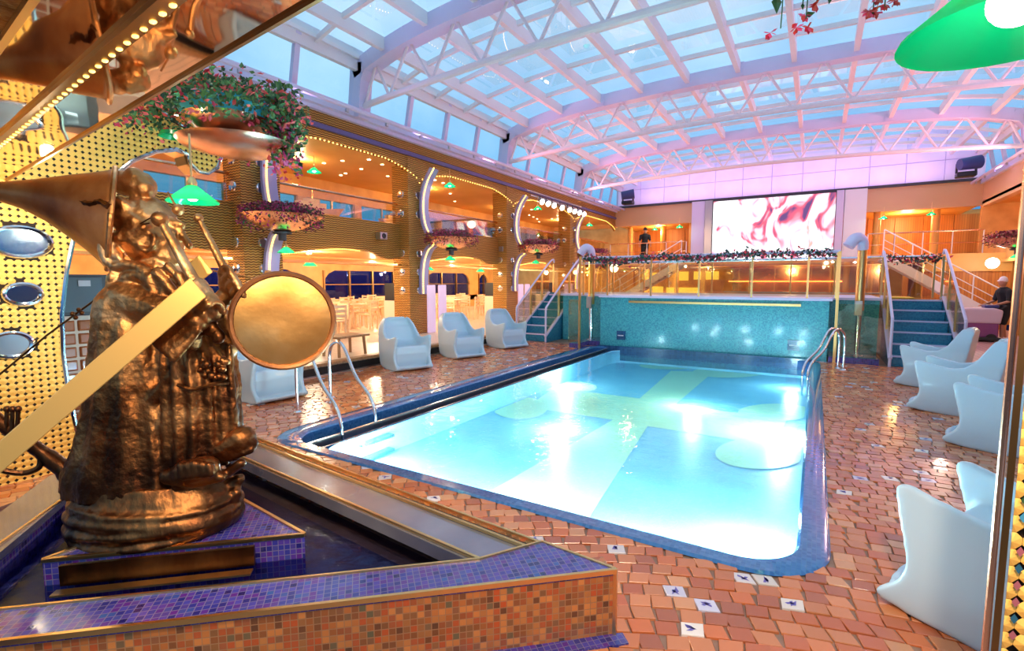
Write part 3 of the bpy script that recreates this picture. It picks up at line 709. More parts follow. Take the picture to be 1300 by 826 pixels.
MB().box((-17, 29.5, 0), (8, 29.7, 4.8)).build('rear_wall', 'amber_wall', we)
for x, y in ((-8.9, 27.2), (-7.2, 27.6), (-5.5, 26.6), (2.1, 26.6), (4.1, 27.0)): MB().tube([(x, y, 2.6), (x, y, 4.6)], .14, 14).build('column', 'amber_ceiling', we, True)
MB().box((-5.35, 25.7, 2.3), (-4.75, 26, 5.5)).build('pylon', 'lavender_paint', we)
MB().box((-4.73, 25.65, 2.3), (-4.4, 25.95, 5.5)).build('pylon_steel', 'steel', we)
MB().box((.58, 25.65, 2.3), (.85, 25.95, 5.5)).build('pylon_steel', 'lavender_paint', we)
MB().box((.87, 25.7, 2.3), (1.65, 26, 5.5)).build('pylon', 'white_paint', we)
m = M('yellow_glow', (.9, .8, .2), .5, em=(.9, .72, .12), es=.9)
for x0, x1, z0, z1 in ((-10.9, -10.1, .9, 1.7), (-9.3, -7.6, .65, 1.35), (-7.4, -5.6, .65, 1.3), (-8.8, -7.9, 1.75, 2.15), (-6.9, -6.2, 1.7, 2.2), (-5.9, -4.6, 1.75, 2.2)):
    MB().box((x0, 29.35, z0), (x1, 29.45, z1)).build('lit_counter_panel', 'yellow_glow', we)
for x in (-8.2, -6.6, -5.2, -3.6, 1, 2.2, 3.4): MB().box((x-.1, 28.3, 0), (x+.1, 28.5, 2.35)).build('pillar', 'brass', we)
MB().box((-3.5, 24.6, 0), (2.3, 24.9, 1.15)).build('bar_front', 'peach_panel', we)
MB().box((-3.6, 24.5, 1.15), (2.4, 25.0, 1.2)).build('bar_top', 'steel', we)
MB().box((-3.5, 26.5, 0), (2.3, 26.7, 2.35)).build('bar_back', 'copper', we)
MB().box((-3.4, 24.55, 1.62), (0.9, 24.6, 1.68)).build('neon_strip', M('neon', (1, .3, .1), .4, em=(1, .25, .08), es=4), we)
for x, y, p in ((-7.4, 27.5, 110), (3.2, 27.5, 130)): light('POINT', (x, y, 4.3), p, AMB, .15)
for x, p in ((-8, 60), (-4.5, 60), (-1, 60), (2.5, 70)): light('POINT', (x, 25.6, 2.15), p, WRM, .1)
light('POINT', (3.6, 20, 3.9), 110, (1, .6, .45), .15); light('POINT', (-6, 18.5, 4.2), 60, (1, .6, .35), .15)
light('POINT', (3.4, 14.5, 3.8), 60, (1, .6, .7), .15)
# LED screen
sm = M('led_image', (0, 0, 0), .5); t, b, L = nodes(sm); v = obco(t, (.8, 1, .5))
nz = N(t, 'ShaderNodeTexNoise'); nz.inputs['Scale'].default_value = 1.3; nz.inputs['Detail'].default_value = 2.5; nz.inputs['Distortion'].default_value = 1.5; L.new(v, nz.inputs['Vector'])
rr = ramp(t, [(.30, (.10, .05, .16)), (.38, (.75, .10, .16)), (.43, (.95, .50, .62)), (.49, (1, .86, .95)), (.55, (1, 1, 1)), (.60, (1, .9, 1)), (.66, (.9, .6, .75)), (.74, (.80, .35, .30))]); L.new(nz.outputs[0], rr.inputs[0])
L.new(rr.outputs[0], b.inputs['Emission Color']); b.inputs['Emission Strength'].default_value = 1.25
sc = empty('led_screen', (-1.9, 25.6, 2.6), 'large glowing LED screen showing a blurred pink and white picture', 'screen')
MB().box((-4.35, 25.62, 2.55), (.55, 25.66, 5.42)).build('display', 'led_image', sc)
MB().box((-4.4, 25.66, 2.5), (.6, 25.9, 5.47)).build('housing', 'dark_grey', sc)
# right side wall
wr = empty('wall_right', (5.4, 13, 0), kind='structure')
MB().box((5.3, 6, 4.5), (5.5, 26, 5.36)).build('fascia', 'peach_panel', wr)
MB().box((5.4, 6, 2.3), (5.6, 26, 3.1)).build('balustrade', 'amber_wall', wr)
MB().box((5.3, 6, 2.3), (9, 26, 2.4)).box((5.3, 6, 4.6), (9, 26, 4.7)).build('deck_slab', 'amber_ceiling', wr)
for c in (6.5, 11, 16, 21.2): MB().box((5.3, c-.4, 0), (5.9, c+.4, 4.7)).build('column', 'ribbed_brass', wr)
MB().box((9, 6, 0), (9.2, 26, 4.7)).build('back_wall', 'wood_panels', wr)
MB().box((3.3, 23.2, 0), (5.6, 23.4, 2.0)).build('wood_partition', 'wood_panels', wr)
MB().box((3.3, 23.1, 2.0), (5.6, 23.5, 2.62)).build('partition_head', 'amber_ceiling', wr)
for y in (10, 16, 22): light('POINT', (7.2, y, 2.1), 50, AMB, .1); light('POINT', (7.2, y, 4.3), 60, AMB, .1)

# twin white stairs up to the balcony
def white_stair(p0, p1, label):
    s = empty('staircase', p0, label, 'stairs', 'white stairs climbing to the end balcony')
    p0 = Vector(p0); p1 = Vector(p1)
    for dy in (0, .9): MB().bar(p0+Vector((0, dy, 0)), p1+Vector((0, dy, 0)), .06, .28).build('stringer', 'white_paint', s)
    n = 13
    for k in range(n):
        p = p0.lerp(p1, (k+.5)/n); MB().box((p.x-.14, p.y, p.z-.02), (p.x+.14, p.y+.9, p.z+.02)).build('tread', 'wood', s)
    for h in (.35, .6, .95):
        MB().tube([p0+Vector((0, 0, h)), p1+Vector((0, 0, h))], .022 if h > .9 else .014, 6).build('rail', 'white_paint', s, True)
    for k in range(5):
        p = p0.lerp(p1, k/4); MB().tube([p, p+Vector((0, 0, .95))], .02, 6).build('baluster', 'white_paint', s, True)
white_stair((-8.6, 22.2, .3), (-5.0, 22.2, 2.45), 'white staircase seen through the terrace glass, rising to the left of the screen')
white_stair((5.2, 21.8, .35), (1.95, 21.8, 2.5), 'white staircase rising leftwards behind the right-hand blue stairs')
MB_ = MB().box((-5.0, 22.1, 2.42), (-4.4, 25, 2.56)).box((1.3, 21.7, 2.46), (1.95, 25, 2.58)); MB_.build('landing', 'peach_panel', we)
for a, b in ((-9.2, -5.4), (1.7, 5.2)):
    for k in range(5):
        x = a+(b-a)*k/4; MB().tube([(x, 24.95, 2.6), (x, 24.95, 3.55)], .02, 6).build('rail_post', 'white_paint', we, True)
    MB().tube([(a, 24.95, 3.55), (b, 24.95, 3.55)], .028, 6).tube([(a, 24.95, 3.1), (b, 24.95, 3.1)], .015, 6).build('balcony_rail', 'copper', we, True)

# ================================================================ FOUNTAIN BASIN
BZ = .33
ba = empty('fountain_basin', (TIP.x-1.5, TIP.y-.6, 0), 'triangular fountain basin clad in purple and orange mosaic, dark water inside', 'fountain')
def V3(p, z): return Vector((p[0], p[1], z))
nA = Vector((-DIRA.y, DIRA.x, 0))                       # into the basin from the front edge
nB = Vector((-DIRB.y, DIRB.x, 0))*1
if nB.y > 0: nB = -nB
DIRC = Vector((-.692, .722, 0)); 
APX = Vector((-1.13, 2.16, 0))
f_in0 = TIP+nA*.245-DIRA*.55; 
front_far = TIP-DIRA*4.2
# mosaic cap of the front arm
def slab(m, poly, z0, z1):
    n = len(poly); m.add([V3(p, z0) for p in poly]+[V3(p, z1) for p in poly], [tuple(range(n))[::-1], tuple(range(n, 2*n))]+[(i, (i+1) % n, n+(i+1) % n, n+i) for i in range(n)]); return m
capA = [front_far, TIP, APX, Vector((-1.31, 1.86, 0)), front_far+nA*.20]
slab(MB(), capA, BZ-.03, BZ).build('mosaic_cap', 'blue_mosaic', ba)
# front face, local axes along the wall so that the tiles run true
fr = tag(bpy.data.objects.new('front_wall', None)); bpy.data.objects.remove(fr)
L_ = 4.2; m = MB()
w = MB().box((0, 0, 0), (L_, .16, BZ-.03)).build('front_wall', 'orange_mosaic', None)
w.location = front_far-ba.location; w.rotation_euler = (0, 0, math.atan2(DIRA.y, DIRA.x)); w.parent = ba
slab(MB(), [TIP, APX, APX-Vector((.02, .14, 0)), TIP-DIRA*.14], 0, BZ-.03).build('end_wall', 'blue_mosaic', ba)
m = MB(); e = Vector((0, 0, BZ-.004))
m.bar(front_far+e-nA*.008, TIP+e-nA*.008, .016, .022); m.bar(TIP+e, APX+e, .014, .018)
m.bar(TIP+Vector((0, 0, 0)), TIP+Vector((0, 0, BZ)), .016, .016); m.build('brass_edge', 'brass', ba)
m = MB(); e2 = Vector((0, 0, BZ+.003)); ii = Vector((-1.31, 1.86, 0)); m.bar(front_far+nA*.20+e2, ii+e2, .012, .012); m.bar(ii+e2, APX+e2, .012, .012); m.build('steel_edge', 'brass', ba)
# low mosaic plinth course at the foot
slab(MB(), [front_far-nA*.07, TIP-nA*.07+DIRA*.04, TIP+DIRA*.04, front_far], 0, .014).build('foot_course', 'blue_mosaic', ba)
# back arm: steel shelf with bronze lines and slot drain
B0 = APX; B1 = APX+DIRB*3.75
noisecol(M('wet_steel', (.35, .32, .38), .22, .6, coat=.4), [(.3, (.22, .20, .26)), (.7, (.42, .38, .42))], 2)
slab(MB(), [B0+nB*.03, B1+nB*.03, B1+nB*.30, B0+nB*.30+Vector((-.16, 0, 0))], BZ-.10, BZ-.03).build('steel_shelf', 'wet_steel', ba)
slab(MB(), [B0+nB*-.02, B1+nB*-.02, B1+nB*.03, B0+nB*.03], 0, BZ-.02).build('back_wall', 'orange_mosaic', ba)
for off, z, mt, nm in ((.0, BZ-.012, 'brass', 'bronze_line'), (.035, BZ-.03, 'black', 'slot_drain'), (.06, BZ-.02, 'brass', 'bronze_line'), (.29, BZ-.02, 'brass', 'bronze_line')):
    MB().bar(B0+nB*off+Vector((0, 0, z)), B1+nB*off+Vector((0, 0, z)), .016 if mt == 'brass' else .03, .016).build(nm, mt, ba)
# left arm
C1 = Vector((-4.48, 1.2, 0)); C0_ = Vector((-3.95, .80, 0)); dC = (C0_-C1).normalized(); Cn = C1+dC*2.4; nC = Vector((dC.y*-1, dC.x, 0)); 
inC = Vector((.30, .05, 0))
slab(MB(), [C1+Vector((-.35, .95, 0)), C1, Cn, Cn+inC, Vector((-3.92, 1.11, 0)), Vector((-4.6, 2.1, 0))], BZ-.06, BZ-.02).build('left_rim', 'wet_steel', ba)
MB().bar(Vector((-3.92, 1.11, BZ-.015)), Vector((-3.66, .76, BZ-.015))+dC*.8, .014, .014).build('bronze_line', 'brass', ba)
slab(MB(), [C1, Cn, Cn+inC, C1+inC], 0, BZ-.06).build('left_wall', 'blue_mosaic', ba)
slab(MB(), [front_far+nA*.15, ii, B0+nB*.25, B1+nB*.25, Vector((-4.3, 1.2, 0)), Cn], .02, .04).build('basin_floor', 'basin_floor', ba)
slab(MB(), [ii+Vector((.02, .02, 0)), front_far+nA*.19, front_far+nA*.22, ii], .03, BZ-.03).build('inner_wall', 'blue_mosaic', ba)
mm = glass('fountain_water', (.40, .42, .70), .05, .08, (.55, .6, 1), .5); t = mm.node_tree; L = t.links; gl = [x for x in t.nodes if x.type == 'BSDF_GLOSSY'][0]
v = obco(t); nz = N(t, 'ShaderNodeTexNoise'); nz.inputs['Scale'].default_value = 9; nz.inputs['Detail'].default_value = 5; L.new(v, nz.inputs['Vector'])
bp = N(t, 'ShaderNodeBump'); bp.inputs['Strength'].default_value = .3; bp.inputs['Distance'].default_value = .03; L.new(nz.outputs[0], bp.inputs['Height']); L.new(bp.outputs[0], gl.inputs['Normal'])
m = MB(); m.add([V3(p, .19) for p in (front_far+nA*.2, ii, B0+nB*.28+Vector((-.1, 0, 0)), B1+nB*.28, Vector((-4.2, 1.25, 0)), Vector((-3.9, 1.1, 0)), Cn+inC)], [tuple(range(7))]); m.build('water_surface', 'fountain_water', ba)

# plinth under the statue
pl = empty('statue_plinth', (-2.78, 1.2, .1), 'triangular purple mosaic plinth with brass edging under the bronze statue', 'plinth')
T0, T1, T2 = Vector((-2.25, 1.59, 0)), Vector((-3.11, .78, 0)), Vector((-3.12, 1.68, 0))
slab(MB(), [T0, T2, T1], .10, .318).build('plinth_body', 'blue_mosaic', pl)
m = MB()
for a, b in ((T0, T1), (T1, T2), (T2, T0)): m.bar(a+Vector((0, 0, .318)), b+Vector((0, 0, .318)), .018, .018)
m.build('brass_edge', 'brass', pl)
m = MB(); da = (T0-T1).normalized(); na = Vector((da.y, -da.x, 0))
a = T1+da*.10+na*.05; b = T1+da*.95+na*.05
m.bar(a+Vector((0, 0, .26)), b+Vector((0, 0, .26)), .02, .10); m.build('bronze_trough', 'dark_bronze', pl)
m = MB(); m.bar(a+na*.06+Vector((0, 0, .205)), b+na*.06+Vector((0, 0, .205)), .05, .010); m.build('trough_lip', 'brass', pl)
dc = (T2-T1).normalized(); a = T1+dc*.25+Vector((-.10, 0, 0)); b = T1+dc*.95+Vector((-.10, 0, 0))
MB().bar(a+Vector((0, 0, .26)), b+Vector((0, 0, .26)), .05, .10).build('bronze_trough', 'dark_bronze', pl)

# ================================================================ BRONZE STATUE
SD = 2.75
def Q(x, y, d=0): return at(x, y, SD+d)
px = SD/633
st = empty('bronze_statue', Q(200, 668), 'large bronze statue of a drummer in a long pointed hat', 'statue')
b = MB()
def cap(x0, y0, r0, x1, y1, r1, d0=0, d1=None, n=10, mb=None):
    capsule(mb or b, Q(x0, y0, d0), r0*px, Q(x1, y1, d0 if d1 is None else d1), r1*px, n)
U = Vector((math.cos(TH), math.sin(TH), 0)); Vd = Vector((-math.sin(TH), math.cos(TH), 0))
def rings(mb, rows, n=28, fold=0, nf=9, seed=0):
    """stack of ellipses: (cx, y, rx, rdepth, d)"""
    vs = []; fs = []
    for k, (cx, y, rx, rd, d) in enumerate(rows):
        c = Q(cx, y, d)
        for j in range(n):
            a = 2*PI*j/n; f = 1+fold*math.sin(nf*a+seed+k*.15)
            vs.append(c+U*rx*px*f*math.cos(a)+Vd*rd*px*f*math.sin(a))
    for k in range(len(rows)-1):
        for j in range(n): fs.append((k*n+j, k*n+(j+1) % n, (k+1)*n+(j+1) % n, (k+1)*n+j))
    fs.append(tuple(range(n))); fs.append(tuple((len(rows)-1)*n+j for j in range(n))[::-1])
    mb.add(vs, fs)
# robe and torso
rings(b, [(176, 616, 86, 58, 0), (174, 596, 84, 58, 0), (178, 560, 72, 55, 0), (182, 520, 68, 52, 0), (178, 470, 58, 48, 0), (176, 430, 50, 44, 0), (178, 395, 42, 40, 0), (188, 360, 34, 32, 0), (192, 335, 26, 26, 0)], 54, .035, 13)
rings(b, [(254, 585, 44, 40, -.02), (256, 540, 44, 42, -.02), (254, 490, 44, 42, -.02), (250, 450, 42, 40, -.02), (246, 425, 34, 34, 0), (236, 405, 26, 30, .0)], 90, .075, 15, 1)
# vertical folds of the skirt and the robe
for x, dx, y0, y1, r in ((214, -2, 450, 590, 6), (228, 2, 470, 585, 5), (241, 4, 485, 580, 6), (254, 3, 482, 575, 5), (266, 5, 485, 572, 6), (279, 6, 470, 560, 6), (291, 6, 440, 545, 6)):
    cap(x, y0, r*.6, x+dx, y1, r, -.16+abs(x-250)*.0016)
for x0, x1, y0, y1, r in ((140, 112, 520, 628, 8), (158, 140, 530, 632, 7), (176, 172, 535, 632, 8), (190, 200, 520, 625, 8), (206, 228, 540, 620, 8), (128, 100, 480, 610, 7)):
    cap(x0, y0, r*.5, x1, y1, r, -.17, -.21+abs(x1-175)*.0012)
# shoulder, big sleeve hanging behind, bent arm
cap(160, 392, 34, 150, 445, 30, -.05); cap(165, 380, 26, 210, 395, 20, -.08, -.12); cap(150, 450, 26, 175, 500, 16, -.08)
cap(205, 345, 30, 232, 420, 26, .02); cap(275, 405, 18, 288, 440, 14, 0)
cap(190, 520, 14, 165, 500, 18, -.12); cap(196, 505, 8, 225, 470, 6, -.16)
# head: skull, brow, nose, lips, chin, ear
cap(188, 283, 34, 194, 304, 36, 0); cap(212, 300, 20, 214, 325, 18, -.01); cap(214, 284, 9, 226, 287, 5, -.02)
cap(218, 283, 8, 231, 286, 5, -.03); cap(228, 291, 4, 240, 312, 5, -.03); cap(224, 322, 5, 233, 322, 3.5, -.03); cap(222, 330, 5, 230, 331, 3.5, -.03); cap(214, 338, 9, 219, 342, 7, -.02)
b.ball(Q(219, 295, -.08), 5*px, 10, 7)
for i in range(12):       # ear
    a = i/11*PI*1.3-.5; a2 = (i+1)/11*PI*1.3-.5
    cap(186+10*math.cos(a), 305+13*math.sin(a), 3.2, 186+10*math.cos(a2), 305+13*math.sin(a2), 3.2, -.135)
# wrapped scarf, knot and curls beside the head
cap(158, 232, 16, 178, 236, 18, -.03); cap(170, 222, 10, 184, 240, 10, -.06)
curls = [((140, 262), (150, 256), (160, 262), (158, 272), (148, 276)), ((142, 280), (152, 272), (166, 276), (176, 284), (170, 294), (158, 296)), ((140, 300), (143, 316), (150, 326)), ((150, 300), (164, 304), (176, 298), (184, 288)), ((132, 256), (128, 275), (134, 296), (132, 318), (138, 332)), ((146, 338), (166, 336), (186, 344), (202, 356), (210, 372)), ((160, 352), (178, 350), (196, 366), (204, 384)), ((144, 350), (140, 372), (150, 392))]
for c in curls:
    sp = spline([(x, y, 0) for x, y in c], 4)
    for p, q in zip(sp, sp[1:]): cap(p.x, p.y, 6.5, q.x, q.y, 6.5, -.13)
# folds of cloth between neck and arm
for x0, y0, x1, y1, r in ((200, 345, 222, 372, 7), (214, 338, 236, 362, 6), (190, 352, 200, 385, 7), (228, 350, 244, 384, 6)): cap(x0, y0, r, x1, y1, r*.8, -.14)
# pleated frill of the cuff
for k in range(6): cap(219+6.8*k, 399+3.8*k, 4.2, 189+6.4*k, 425+6.0*k, 5.2, -.33, -.36)
cap(226, 392, 13, 250, 408, 13, -.30); cap(215, 405, 16, 238, 430, 16, -.22)
# forearm and left fist on the near stick
cap(240, 400, 15, 257, 388, 17, -.24); cap(257, 384, 16, 268, 392, 15, -.25)
for k in range(4):        # fingers wrapped round the near stick
    x, y = 246+k*7.0, 362+k*8.6
    sp = spline([(x+16, y+8, 0), (x+13, y-1, 0), (x+5, y-5, 0), (x-3, y+1, 0)], 3)
    for i, (p, q) in enumerate(zip(sp, sp[1:])): cap(p.x, p.y, 4.3-.12*i, q.x, q.y, 4.2-.12*i, -.30-.012*i)
cap(262, 378, 6.5, 250, 368, 5, -.30); cap(250, 368, 5, 247, 358, 4, -.31)
# far arm and right fist
cap(268, 395, 12, 290, 372, 11, -.08); cap(290, 360, 12, 297, 366, 11, -.10)
for k in range(4):
    x, y = 286+k*5.2, 343+k*9
    sp = spline([(x-6, y+3, 0), (x-1, y-4, 0), (x+6, y-2, 0), (x+8, y+6, 0)], 3)
    for i, (p, q) in enumerate(zip(sp, sp[1:])): cap(p.x, p.y, 4.3-.1*i, q.x, q.y, 4.2-.1*i, -.15-.006*i)
cap(284, 362, 5.5, 281, 348, 4.5, -.13)
cap(262, 392, 9, 268, 420, 8, -.20); cap(268, 412, 6, 277, 428, 8, -.2)
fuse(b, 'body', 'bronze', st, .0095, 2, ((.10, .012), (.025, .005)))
# hem rope and waist line
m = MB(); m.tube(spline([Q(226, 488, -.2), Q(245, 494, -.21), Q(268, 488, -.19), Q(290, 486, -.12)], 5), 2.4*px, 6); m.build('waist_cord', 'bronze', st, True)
m = MB()
for k in range(26): m.ball(Q(R.uniform(254, 288), R.uniform(456, 479), -.17+.02*R.random()), R.uniform(2.5, 4.8)*px, 8, 6)
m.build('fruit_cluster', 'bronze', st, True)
# feet in sandals, standing out over the base
f = MB()
cap(236, 600, 16, 262, 594, 15, -.20, mb=f); cap(214, 604, 10, 240, 606, 12, -.20, mb=f); cap(225, 618, 6, 280, 606, 6, -.18, mb=f); cap(280, 606, 6, 306, 588, 6, -.14, mb=f)
for k in range(5): cap(230+k*9, 588+abs(k-2)*1.5, 5, 234+k*8.4, 604-k, 5.5, -.27, mb=f)
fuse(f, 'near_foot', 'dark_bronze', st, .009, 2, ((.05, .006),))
f = MB()
cap(246, 585, 15, 290, 568, 14, -.10, mb=f); cap(290, 568, 14, 308, 556, 16, -.10, mb=f); cap(256, 592, 5, 318, 571, 5, -.12, mb=f); cap(300, 566, 12, 318, 563, 9, -.1, mb=f)
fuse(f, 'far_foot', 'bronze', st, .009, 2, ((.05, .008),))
# coiled base
f = MB()
rings(f, [(204, 668, 88, 60, 0), (202, 660, 98, 66, 0), (200, 645, 101, 68, 0), (200, 632, 98, 66, 0), (198, 618, 94, 62, 0), (196, 600, 84, 56, 0)], 48, .012, 7)
for z, r in ((662, 98), (651, 101), (640, 100), (628, 97)):
    pts = [Q(200, z, 0)+U*r*px*math.cos(a)+Vd*r*.68*px*math.sin(a)+Vector((0, 0, .015*math.sin(2*a+z))) for a in [2*PI*i/30 for i in range(31)]]
    for p, q in zip(pts, pts[1:]): capsule(f, p, 4.5*px, q, 4.5*px, 6)
cap(286, 618, 9, 303, 608, 8, .02, mb=f); cap(98, 635, 9, 104, 660, 8, -.02, mb=f); cap(292, 640, 8, 300, 625, 8, 0, mb=f)
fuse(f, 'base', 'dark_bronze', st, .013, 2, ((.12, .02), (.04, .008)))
# long pointed hat
def ring_at(c, r, axis, n=26):
    axis = axis.normalized(); a = axis.cross(Vector((0, 0, 1))).normalized(); b_ = axis.cross(a).normalized()
    return [c+(a*math.cos(2*PI*j/n)+b_*math.sin(2*PI*j/n))*r for j in range(n)]
m = MB(); hp = [(-60, 238, 5), (-30, 240, 8), (0, 243, 12), (30, 247, 18), (60, 253, 27), (90, 261, 39), (112, 268, 48), (132, 275, 58), (141, 278, 64)]
vs = []; fs = []; n = 28; axis = (Q(140, 278, 0)-CAM).cross(Vector((0, 0, 1))).normalized()+Vector((0, 0, -.12))
for (x, y, r) in hp: vs += ring_at(Q(x, y, -.10+.09*x/140), r*px, axis, n)
for k in range(len(hp)-1):
    for j in range(n): fs.append((k*n+j, k*n+(j+1) % n, (k+1)*n+(j+1) % n, (k+1)*n+j))
fs.append(tuple(range(n))); m.add(vs, fs)
h = m.build('pointed_hat', 'hat_bronze', st, True); sd = h.modifiers.new('s', 'SOLIDIFY'); sd.thickness = .012
rim = ring_at(Q(141, 278, -.01), 64*px, axis, 30); MB().tube(rim+[rim[0]], 3.2*px, 8).build('hat_rim', 'bronze', h, True)
MB().tube(spline([Q(138, 262, -.24), Q(128, 256, -.2), Q(116, 259, -.19), Q(104, 256, -.17)], 4), [4*px, 3*px]*6+[3*px], 6).build('hat_stitch', 'dark_bronze', h, True)
# drumsticks
def stick(p, q, rb, r0, r1, dp, dq):
    m = MB(); m.ball(Q(*p, dp), rb*px, 16, 10); m.tube([Q(*p, dp), Q((p[0]+q[0])/2, (p[1]+q[1])/2, (dp+dq)/2), Q(*q, dq)], [r0*px, (r0+r1)/2*px, r1*px], 12)
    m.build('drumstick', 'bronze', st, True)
stick((203, 278), (262, 384), 9, 4, 7.5, -.28, -.28); stick((252, 277), (296, 362), 5.5, 3, 6, -.12, -.12)
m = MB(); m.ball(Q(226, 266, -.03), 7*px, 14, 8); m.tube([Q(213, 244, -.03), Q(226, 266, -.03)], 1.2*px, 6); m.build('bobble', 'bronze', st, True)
m = MB(); m.tube([Q(174, 286, -.15), Q(192, 276, -.16)], .8*px, 5); m.tube([Q(176, 286, -.15), Q(190, 283, -.16)], .8*px, 5); m.build('whisker', 'dark_bronze', st)
# flat brass strap running down to the left
a = Q(-60, 622, -.75); q = Q(254, 364, -.30); up_ = Q(254-16, 364-18, -.30)-Q(254, 364, -.30)
def plank(p0, p1, half, d0, d1, nm):
    (x0, y0), (x1, y1) = p0, p1; dx, dy = x1-x0, y1-y0; L = math.hypot(dx, dy); nx, ny = -dy/L, dx/L
    m = MB(); vs = []
    for (x, y, d, k) in ((x0, y0, d0, SD+d0), (x1, y1, d1, SD+d1)):
        for s in (-1, 1):
            for t_ in (0, .03): vs.append(at(x+nx*half*s*1.0, y+ny*half*s*1.0, k+t_))
    m.add(vs, [(0, 2, 6, 4), (1, 5, 7, 3), (0, 1, 3, 2), (4, 6, 7, 5), (0, 4, 5, 1), (2, 3, 7, 6)]); return m.build(nm, 'strap_brass', st, bevel=.004)
plank((-70, 640), (252, 364), 16, -.62, -.42, 'flat_strap')
plank((240, 351), (262, 334), 14, -.16, -.14, 'strap_end')
# horn lying behind the strap
m = MB(); m.tube(spline([Q(-80, 465, -.3), Q(0, 535, -.15), Q(45, 568, -.05), Q(80, 594, 0), Q(98, 606, .03)], 5), [7*px]*6+[8*px]*6+[10*px]*4+[13*px]*3+[17*px, 19*px], 12)
m.tube(spline([Q(-40, 585, -.2), Q(20, 600, -.1), Q(48, 594, -.06), Q(52, 578, -.05)], 5), 3.5*px, 8)
for x in (8, 15, 22): m.tube([Q(x, 545, -.15), Q(x+1, 520, -.15)], 2.5*px, 6); m.ball(Q(x+1, 519, -.15), 4*px, 8, 5)
m.build('horn', 'dark_bronze', st, True)
m = MB(); m.tube([Q(-40, 508, .05), Q(60, 425, .08), Q(132, 372, .1)], 1.3*px, 6)
for x, y in ((92, 398), (96, 403), (100, 393), (104, 397)): m.ball(Q(x, y, .08), 3*px, 8, 5)
m.build('thin_rod', 'dark_bronze', st, True)
# round drum held out to the right
dr = empty('drum', (0, 0, 0)); dr.location = Vector((0, 0, 0))
bpy.data.objects.remove(dr)
c = Q(361, 407, -.12); view = (c-CAM).normalized(); ax = (view*.93+Vector((-.42, .15, 0)).normalized()*.25+Vector((0, 0, .03))).normalized()
rot = ax.to_track_quat('Z', 'Y').to_matrix(); rr_ = 58*px
m = MB(); m.lathe([(rr_*1.0, .0), (rr_*1.035, .004), (rr_*1.045, .03), (rr_*1.03, .14), (rr_*.98, .17), (0, .17)], c, 44, mat=rot); d = m.build('drum_shell', 'dark_bronze', st, True)
m = MB(); m.lathe([(0, .012), (rr_*.35, .010), (rr_*.7, .012), (rr_*.93, .016)], c, 44, mat=rot); m.build('drum_skin', 'drum_gold', d, True)
m = MB(); m.lathe([(rr_*.93, .018), (rr_*.95, -.004), (rr_*1.0, -.006), (rr_*1.04, .004), (rr_*1.045, .02)], c, 44, mat=rot); m.build('drum_hoop', 'hat_bronze', d, True)
m = MB(); m.bar(Q(298, 400, -.03), Q(318, 400, -.06), .03, 13*px); m.bar(Q(300, 424, -.03), Q(318, 424, -.06), .025, 8*px); m.bar(Q(309, 392, -.04), Q(309, 432, -.04), .03, .03, up=(1, 0, 0)); m.build('drum_bracket', 'brass', st)
m = MB(); m.tube([Q(270, 343, -.12), Q(300, 350, -.12), Q(343, 354, -.1)], 1*px, 6); m.bar(Q(338, 346, -.06), Q(350, 352, -.06), .04, .03); m.build('drum_cord', 'bronze', st)

# ================================================================ GOLD SCREEN
GX = -5.57
def gp(*pts): return [(gX(x, y, GX).y, gX(x, y, GX).z) for x, y in pts]
gr = gp((110, 598), (95, 545), (85, 500), (78, 450), (76, 400), (82, 345), (92, 297), (105, 262), (130, 232), (165, 205), (195, 193), (222, 190), (237, 197), (240, 208), (250, 218), (262, 220), (274, 213), (279, 199), (272, 184), (250, 172), (222, 158), (195, 135), (170, 108), (150, 88))
gpoly = [(p[0], p[1]) for p in gr]+[(1.5, 3.9), (.2, 3.9), (.2, 0)]
gs = empty('gold_screen', (GX, 1.2, 0), 'tall gold screen of raised octagonal scales with chrome-rimmed round portholes', 'screen')
holes = [(gX(24, 307, GX), .19, .12), (gX(27, 373, GX), .115, .085), (gX(12, 437, GX), .13, .10)]
holes = [(h.y, h.z, a, b_) for h, a, b_ in holes]
def gold_field(poly, holes, p, X, mb, y0, y1, z0, z1, sgn=1):
    c8 = [(math.cos(PI/8+PI/4*k), math.sin(PI/8+PI/4*k)) for k in range(8)]
    y = y0; row = 0
    while y < y1:
        z = z0
        while z < z1:
            if inpoly(y, z, poly) and not any(((y-h[0])/(h[2]+.02))**2+((z-h[1])/(h[3]+.02))**2 < 1 for h in holes):
                r = p*.545; vs = [(X, y+r*a, z+r*b_) for a, b_ in c8]+[(X+sgn*p*.16, y, z+p*.1), (X+sgn*p*.04, y, z-p*.42)]
                mb.add(vs, [(k, (k+1) % 8, 8) for k in range(8)])
            z += p
        y += p; row += 1
m = MB(); gold_field(gpoly, holes, .050, GX+.035, m, .2, 3.3, 0, 3.9); m.build('gold_scales', 'gold_enamel', gs, kind='stuff')
m = MB(); m.prism(gpoly, 'x', GX-.05, GX+.03); m.build('backing_plate', 'gold_hole', gs)
m = MB(); m.tube([(GX+.03, a, b_) for a, b_ in gr], .022, 8); m.build('chrome_edge', 'chrome', gs, True)
for y, z, a, b_ in holes:
    pts = [(GX+.045, y+a*math.cos(t_), z+b_*math.sin(t_)) for t_ in [2*PI*k/28 for k in range(29)]]
    o = MB().tube(pts, .018, 8).build('porthole_rim', 'chrome', gs, True)
    m = MB(); m.add([(GX+.036, y+a*math.cos(t_), z+b_*math.sin(t_)) for t_ in [2*PI*k/28 for k in range(28)]], [tuple(range(28))]); m.build('porthole_mirror', 'chrome', o)
